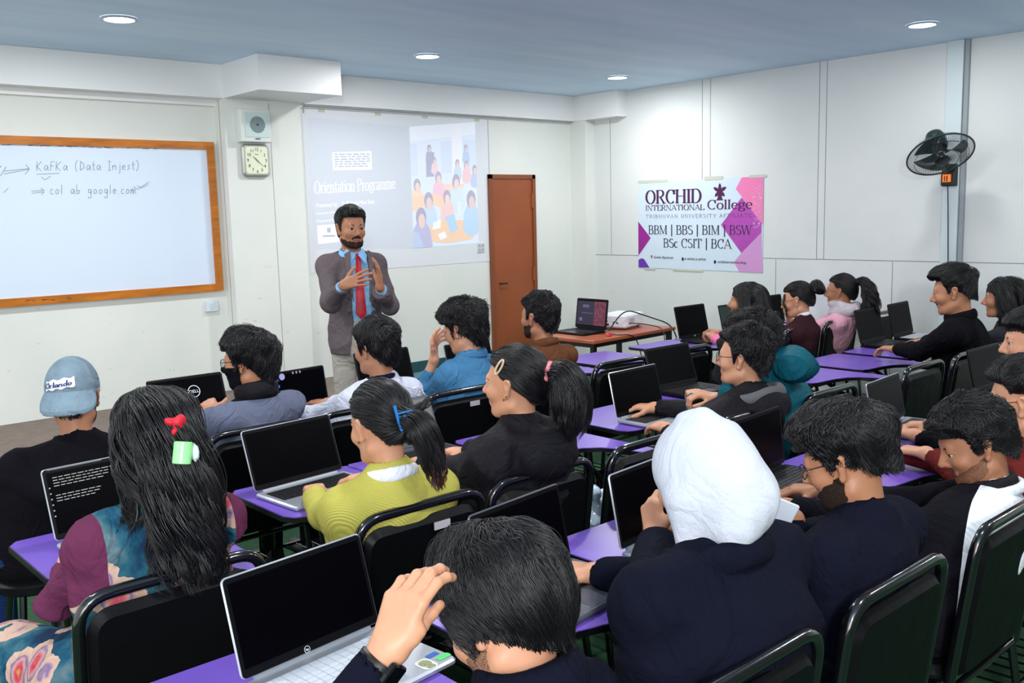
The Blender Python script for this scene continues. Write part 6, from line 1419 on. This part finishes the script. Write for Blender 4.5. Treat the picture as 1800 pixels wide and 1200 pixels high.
m = MB(); M_ = Matrix.Translation(Vector(cb))@Matrix(H.R.tolist()).to_4x4(); m.lathe([(.017, -.026), (.021, -.024), (.0215, .024), (.017, .026)], 16, M=M_@Matrix.Rotation(math.radians(12), 4, 'Y')); add_mesh(p, 'claw_clip', m, mat('clip_mint', (160, 240, 160), rough=.25, vary=.15, vscale=60), label='mint-green claw clip')
m = MB(); m.lathe([(.004, -.022), (.020, -.012), (.023, 0), (.020, .012), (.004, .022)], 16, M=Matrix.Translation(Vector(H.L(.056, -.176, -.034)))@Matrix(H.R.tolist()).to_4x4()@Matrix.Diagonal((.45, .9, 1, 1))); add_mesh(p, 'claw_clip', m, mat('clip_white', (220, 240, 236), rough=.25), label='white half of the claw clip')
add_grid(p, 'red_hair_tie', [(torus(H.L(.024, -.162, .040), H.R@head_R(0, 60), .014, .010), .006), (sph(H.L(.032, -.168, .050), .012), .006), (sph(H.L(.012, -.168, .022), .010), .006)], .003, mat('hair_tie_red', (200, 20, 44), rough=.6), noise=.004, nf=180)

# woman in yellow
H = Head(atY(668, 745, 2.20), 2, 14, size=.95)
tp = H.L(.008, -.125, .0)
hb = [bundle([H.L(0, -.09, .03), tp, H.L(.02, -.165, -.03), H.L(.04, -.165, -.09), H.L(.05, -.16, -.15), H.L(.055, -.15, -.20)], [.03, .03, .036, .04, .034, .018], n=240, seed=15, wave=.004, freq=1.3, w=.0034, S=20, taper_len=.5),
      bundle([tp, H.L(.06, -.155, .035), H.L(.10, -.16, .050)], [.02, .014, .004], n=36, seed=16, wave=.003, w=.0026, taper_len=.6), bundle([tp, H.L(.01, -.16, -.035), H.L(-.005, -.15, -.06), H.L(.01, -.13, -.05)], [.018, .022, .02, .01], n=60, seed=17, w=.003),
      bundle([H.L(.05, -.155, -.12), H.L(.062, -.15, -.17), H.L(.06, -.14, -.225)], [.028, .028, .012], n=60, seed=19, w=.003)]
st = hair(top=.014, side=.012, n=1000, len=.95, jit=.05, seed=15, line=dict(WOM, nape=-.62), crown=(0, .96, .25), over=.02, bundles=hb[:3], wa=.003)
p = person('seated person in yellow ribbed sweater with white collar and hair in a blue claw clip', seat(1.50, R2), H, C_yel, fem=True, yaw=-2, skin='warm', hair=st, legs=M_jeans, top_name='sweater', puff=.012, broad=1.12, folds=.9)
V, Q = hb[3]; npmesh('hair_ends', V, Q, [HBR], p.t, None, p.off)['label'] = 'brown hair ends of the ponytail'
collar(p, C_white, r=.060, thick=.012, dz=-.006, S=(1.15, 1.1, 1.7)); add_mesh(p, 'earring', MB().lathe([(.004, -.003), (.004, .003)], 8, M=Matrix.Translation(Vector(H.L(-.084, .002, -.040)))), M_gold)
m = MB(); M_cb = mat('clip_blue', (30, 110, 180), rough=.25)
for k in range(5): a = -.020+.010*k; m.tube([H.L(-.024, -.128, a), H.L(-.012, -.152, a*1.1), H.L(.012, -.160, a*1.1), H.L(.030, -.150, a)], .0028, 6)
m.tube([H.L(-.026, -.126, .046), H.L(-.024, -.130, .0), H.L(-.020, -.132, -.03)], .0048, 8).tube([H.L(.032, -.146, .024), H.L(.034, -.150, 0), H.L(.032, -.146, -.024)], .004, 8); add_mesh(p, 'claw_clip', m, M_cb, label='blue claw clip')

# woman with the ponytail
H = Head(atY(905, 674, 2.20), 22, 2, size=.95)
tp = H.L(.012, -.125, .040)
hb = [bundle([H.L(0, -.09, .05), tp, H.L(.02, -.175, .02), H.L(.025, -.195, -.06), H.L(.02, -.185, -.13), H.L(.0, -.165, -.19)], [.03, .026, .052, .062, .056, .03], n=420, seed=20, wave=.006, freq=1.6, w=.0036, S=22)]
st = hair(top=.014, side=.012, n=1100, len=.95, jit=.04, seed=20, line=dict(WOM, nape=-.60), crown=(0, .9, .45), over=.02, bundles=hb, wa=.003)
p = person('seated person in black jacket with glossy ponytail, cream barrette and pink scrunchie', seat(1.97, R2), H, C_blk2, fem=True, yaw=4, skin='warm', hair=st, legs=M_trs, puff=.028, broad=1.12, folds=1.4,
  extra=lambda p, H: [(ell(p.nb-p.B[:, 1]*.105-UP*.075, (.125, .060, .085), p.B), .03), (torus(p.nb-UP*.035-p.B[:, 1]*.02, p.B, .095, .026, (1.15, 1, 1)), .03)])
add_mesh(p, 'hair_clip', MB().tube([H.L(-.0845, .012+.009*math.cos(a)-.014*math.sin(a), .070+.024*math.sin(a)) for k, a in enumerate(np.linspace(0, 6.283, 21)[:-1])], .0035, 6, closed=True), mat('barrette_cream', (206, 180, 150), rough=.3), label='cream barrette')
add_grid(p, 'scrunchie', [(torus(tp, H.R@head_R(0, 80), .026, .011), .006)], .0035, mat('scrunchie_pink', (214, 120, 130), rough=.7, vary=.7, vscale=70), noise=.006, nf=160)
m = MB().lathe([(.003, -.003), (.003, .003)], 8, M=Matrix.Translation(Vector(H.L(-.086, .002, -.040)))).lathe([(.003, -.003), (.003, .003)], 8, M=Matrix.Translation(Vector(H.L(-.087, -.008, -.030)))); add_mesh(p, 'earring', m, M_gold)

# man with glasses in the hooded jacket
H = Head(atY(1306, 628, 2.19), 20, 0, size=.95)
st = hair(top=.028, side=.010, n=1500, len=.32, lift=.010, tip=.018, jit=.55, w=.0034, seed=22, crown=(.1, -.5, .85), wa=.006, wf=80, comb=(0, .5, 0), over=.0, line=dict(front=.52, temple=.42))
p = person('seated person with round glasses and spiky black hair in black jacket with grey-lined hood', seat(3.12, R2), H, C_blk2, yaw=8, skin='warm', hair=st, beard=[fade()], legs=M_trs, puff=.022, broad=1.1, folds=1.2,
  arms=(arm(1172, 752, z=.765, f=(.35, 1, -.05), nb=(-.2, 0, 1), curl=.3), None), extra=lambda p, H: [(ell(p.nb-p.B[:, 1]*.10-UP*.05, (.13, .06, .075), p.B), .03)])
add_grid(p, 'lined_hood', [(torus(p.nb-UP*.022-p.B[:, 1]*.015, p.B@head_R(0, 16), .095, .018, (1.2, 1.15, 1.5)), .02)], .006, mat('hood_grey', (84, 84, 90), rough=.8), noise=.006, nf=40)
add_grid(p, 'shirt_neck', [(torus(p.nb-UP*.012, p.B@head_R(0, 12), .070, .016, (1.1, 1.05, 1.4)), .02)], .006, C_inner, noise=.003, nf=40)
glasses(p, H)
# person in the teal puffer
H = Head(atY(1322, 600, 2.30), 14, 6, size=.92)
st = hair(top=.040, side=.012, n=900, len=.5, curl=.008, lift=.012, tip=.02, jit=.5, seed=23, wa=.008, over=.05)
p = person('seated person in teal puffer jacket with large hood, behind the man with glasses', seat(3.72, R2), H, C_teal, yaw=4, skin='warm', hair=st, legs=M_trs, puff=.035, folds=1.3,
  arms=(arm(1222, 700, z=.82, f=(.75, .7, .2), nb=(-.3, -.3, 1), curl=.75, thumb=.6, cuff=.03), arm(1262, 700, z=.84, f=(-.6, .7, .25), nb=(.1, -.4, 1), curl=.75, thumb=.6, cuff=.03)))
add_grid(p, 'puffer_hood', [(ell(atY(1398, 645, 2.12), (.115, .085, .085), p.B@head_R(0, 20)), .03), (torus(atY(1385, 640, 2.17), p.B@head_R(10, -40), .07, .035), .03)], .006, C_teal, fn=lambda g, X, Y, Z: g.F-wob(91, 24, 6)(X, Y, Z)*.012-(.35-np.sqrt(np.abs(wob(92, 30, 5)(X, Y, Z))))*.022)
# man in black coat
H = Head(atY(1676, 512, 2.22), 20, 12, size=1.03)
st = hair(top=.034, side=.006, front=.030, n=1100, len=.4, lift=.006, tip=.004, jit=.2, seed=24, crown=(0, -.7, .7), comb=(0, .8, 0), over=.0, line=dict(front=.48, temple=.40, nape=-.5))
p = person('seated person in black coat with quiff haircut typing near the right wall', (5.52, R2+.21), H, C_blk, yaw=10, skin='tan', hair=st, legs=M_trs, broad=1.15, puff=.02, folds=.9, top_name='coat',
  arms=(None, arm(1603, 606, z=.765, f=(-.55, .9, -.1), nb=(0, 0, 1), curl=.3, spread=.3, hint=(.2, -.5, -1))), beard=[fade(), ('moustache', MOUST, M_beard, .003)])
collar(p, C_blk, r=.072, thick=.014, dz=.006, S=(1.05, 1, 2))
# long-haired woman at the right
H = Head(atY(1764, 524, 2.16), 22, 2, size=.97)
hb = [bundle([H.L(0, -.02, .10), H.L(0, -.09, .06), H.L(0, -.115, -.05), H.L(0, -.11, -.16), H.L(0, -.11, -.26), H.L(0, -.11, -.33)], [.05, .078, .088, .088, .085, .05], n=320, flat=(1.12, .55), side=H.D(1, 0, 0), seed=25, wave=.003),
      bundle([H.L(-.05, .03, .09), H.L(-.09, .0, .03), H.L(-.102, -.02, -.06), H.L(-.10, -.03, -.16), H.L(-.09, -.05, -.26)], [.025, .034, .038, .04, .03], n=150, flat=(1.3, .6), side=H.D(0, 1, 0), seed=26, wave=.003)]
st = hair(top=.014, side=.012, n=700, len=.8, jit=.06, seed=25, line=WOM, crown=(0, .1, .99), over=.3, bundles=hb)
p = person('seated person with long straight dark hair and charcoal top at the right edge', (6.05, R2+.21), H, C_char, fem=True, yaw=8, skin='tan', hair=st, legs=M_trs)

HN, HWD, HS = 6.5, .27, 14
# row three -----------------------------------------------------------------
# man scratching his head
H = Head(atY(880, 1078, 1.13), 14, 34, roll=6, size=.98)
st = hair(top=.036, side=.022, back=.018, n=2200, len=.75, lift=.008, tip=.010, jit=.16, w=.0038, seed=27, crown=(.15, -.35, .92), swirl=.5, wa=.006, wf=60, over=.06, curl=.003, freq=1.5, line=dict(front=.36, temple=.24, side=-.30, ear=-.12, nape=-.52))
hw = atY(680, 1146, 1.13)
p = person('seated person in black sweater scratching the head with the left hand, smartwatch on wrist', (.76, R3+.25), H, C_nav, yaw=10, skin='warm', hair=st, legs=M_trs, slump=.05, folds=1., puff=.012, top_name='sweater', q=.9,
  arms=(armw(hw, f=idir(.36, 1, -.15), nb=idir(-.45, .25, 1), curl=[.5, .55, .6, .6], spread=.1, thumb=2.2, hint=idir(-.7, -1, .2), cuff=.03, h=.003), armw((.92, 1.32, .60), curl=.5)), beard=[('beard', SIDEB, M_stub, .002)], broad=1.0)
collar(p, C_nav, r=.068, thick=.022, dz=.022, S=(1.1, 1.1, 1.9))
a, e, w_, _ = p.A[0]; d = nrm(e-w_); q1 = nrm(np.cross(d, idir(-.55, .25, 1))); q2 = nrm(np.cross(q1, d)); c = w_+d*.018
m = MB().tube([c+q1*.030*math.cos(a)+q2*.026*math.sin(a) for a in np.linspace(0, 6.283, 21)[:-1]], [.006]*20, 6, closed=True); ws_ = add_mesh(p, 'smartwatch', m, M_black)
M_ = Matrix(np.array([q1, d, -q2 if (-q2)@IB > 0 else q2]).T.tolist()).to_4x4(); M_.translation = Vector(c-q1*.028*1.0); M_ = Matrix(np.array([d, q2, -q1]).T.tolist()).to_4x4(); M_.translation = Vector(c-q1*.029-p.off)
MB().rbox((-.018, -.021, -.004), (.018, .021, .007), .006, M=M_).obj('watch_face', mat('watch_glass', (10, 12, 16), rough=.08), p.t, True)

# person in the white hood
H = Head(atY(1228, 838, 1.12), 4, 20, size=.90)
p = person('seated person in black coat wearing a white hood over the head', (1.44, R3+.23), H, C_nav, yaw=-2, skin='warm', hair=None, legs=M_trs, broad=1.22, puff=.026, folds=.9, top_name='coat', slump=.02, eyes=True,
  arms=(arm(1152, 925, z=.86, f=(.2, .3, 1), nb=(-.8, .2, .2), curl=.8, cuff=.04), None))
gh = build_block([(ell(H.L(0, -.020, .028), (.093, .115, .110), H.R), .03), (ell(H.L(0, -.05, -.04), (.088, .09, .095), H.R), .04), (caps(H.L(-.01, -.06, .125), H.L(-.02, -.02, .135), .03, .02), .03), (caps(H.L(-.066, .0, -.04), H.L(-.072, .035, -.17), .045, .022), .04), (caps(H.L(.05, -.09, -.07), H.L(-.02, -.07, -.12), .05, .04), .04)], .0055, pad=.03)
X, Y, Z = gh.full(); x, y, z = H.loc(X, Y, Z); F = gh.F-wob(31, 20, 7)(X, Y, Z)*.007-(.35-np.sqrt(np.abs(wob(33, 15, 5)(X, Y, Z*.7))))*.014-np.maximum(0, np.sin(x*70+z*12))*.003*np.clip(-z*10, 0, 1)
F = np.maximum(F, -(F+.012)); F = np.maximum(F, -(np.sqrt((x/.075)**2+((z-.0)/.10)**2)*.08-.08+0*y) if False else F); opening = np.maximum(np.sqrt((x/.078)**2+((z+.005)/.108)**2)*.09-.09, .088-y); F = np.maximum(F, -opening)
gh.F = F.astype(np.float32); V, Q = gh.mesh(); npmesh('hood', relax(V, Q, 2), Q, [C_hood], p.t, None, p.off)
collar(p, C_nav, r=.088, thick=.016, dz=-.03, S=(1.15, 1.05, 2.0), tilt=-20)

# curly-haired man
H = Head(atY(1484, 808, 1.10), 16, 22, size=.92)
st = hair(top=.040, side=.012, back=.014, front=.015, n=2000, len=.95, curl=.018, freq=1.2, lift=.006, tip=.002, jit=.12, clump=.012, cfr=2.6, cf=6.5, phj=.10, phf=2.6, w=.0046, seed=28, crown=(.1, -.45, .88), wa=.010, wf=75, over=.08, line=dict(front=.44, temple=.36, side=.0, ear=.06, nape=-.26))
p = person('seated person with thick curly hair, glasses and short beard in dark navy sweatshirt', (1.93, R3+.23), H, C_nav, yaw=4, skin='tan', hair=st, legs=M_trs, broad=1.14, puff=.014, folds=.9, top_name='sweatshirt',
  arms=(arm(1400, 915, z=.88, f=(-.35, .4, .55), nb=(-.3, .35, .9), curl=[.8, .9, 1., 1.], thumb=.7, cuff=.02), None), beard=[fade(), ('beard', SIDEB, M_beard, .004)])
collar(p, C_nav, r=.068, thick=.010, dz=-.004); glasses(p, H)
# man in the black and white jacket
H = Head(atY(1712, 778, 1.08), 42, 24, size=.93)
st = hair(top=.030, side=.010, front=.014, n=1800, len=.42, curl=.010, freq=1.2, lift=.010, tip=.006, jit=.25, clump=.010, cfr=3, phj=.15, w=.0042, seed=29, crown=(.1, -.6, .8), comb=(0, .6, 0), wa=.008, wf=70, over=.10, line=dict(front=.46, temple=.38, side=-.18, ear=.0, nape=-.5))
def wjp(p, H, fc):
    q = tl(p, fc); return np.maximum(np.maximum(q[:, 0]-.055+q[:, 2]*.1, q[:, 1]-.02), -.40-q[:, 2])
p = person('seated person in black and white jacket looking down, wavy dark hair', (2.53, R3+.20), H, C_white, yaw=12, skin='brown', hair=st, legs=M_trs, broad=1.08, puff=.014, folds=1., paint=wjp, top_mats=[C_white, C_blk2], beard=[fade(), ('beard', SIDEB, M_stub, .002), ('moustache', MOUST, M_stub, .0025)])
collar(p, C_blk2, r=.066, thick=.011, dz=.006); collar(p, C_white, r=.080, thick=.010, dz=-.012, name='outer_collar', S=(1.1, 1.05, 1.6))
# man in dark red
H = Head(atY(1800, 705, 1.06), 10, 10, size=.95)
st = hair(top=.034, side=.004, n=1000, len=.35, lift=.006, tip=.006, jit=.3, seed=30, crown=(0, -.6, .8), over=.0, line=dict(front=.5, temple=.44, side=.12, ear=.12, nape=-.14))
p = person('seated person in dark red shirt with faded haircut and thin glasses', (3.08, R3+.21), H, C_red, yaw=4, skin='warm', hair=st, beard=[fade()], legs=M_trs, broad=1.08, arms=(arm(1612, 790, z=.79, f=(0, 1, 0), curl=.4), None), top_name='shirt')
glasses(p, H)
# person at the edge
H = Head(atY(1815, 600, 1.30), 30, 6, size=.95)
st = hair(top=.030, side=.010, n=800, len=.5, lift=.006, jit=.3, seed=31, over=.10)
p = person('seated person at the right edge of the photo, only the face showing under dark hair', (3.62, R3+.30), H, C_blk, yaw=6, skin='warm', hair=st, legs=M_trs)

# small held and left things
pc = Matrix.Translation(Vector(atZ(1366, 918, .93)))@Matrix(np.array([idir(.9, -.35, .1), idir(.35, .9, .3), idir(-.1, -.3, 1)]).T.tolist()).to_4x4()
tag(MB().rbox((-.028, -.055, -.003), (.030, .06, .003), .006, M=pc).obj('phone', mat('pale_phone', (196, 202, 216), rough=.4), None, True), 'pale slim phone held out by the curly-haired man beside the white hood', 'phone')
bagp = np.array([2.52, 2.31, .50])
g = build_block([(ell(bagp, (.10, .085, .07)), .03), (ell(bagp+np.array([.05, .03, .05]), (.05, .04, .07)), .03), (caps(bagp+np.array([-.03, 0, .05]), bagp+np.array([-.05, .02, .12]), .03, .012), .03)], .006, pad=.03); X, Y, Z = g.full(); g.F = (g.F-np.abs(wob(77, 60, 6)(X, Y, Z))*.022+.006).astype(np.float32); g.F = np.maximum(g.F, (.4755-Z)+0*X+0*Y).astype(np.float32); V, Q = g.mesh()
tag(npmesh('plastic_bag', V, Q, [mat('crumpled_plastic', (176, 196, 214), rough=.2, spec=.6, vary=.35, vscale=20)], None, None), 'crumpled pale plastic bag on the seat of the empty chair', 'bag')
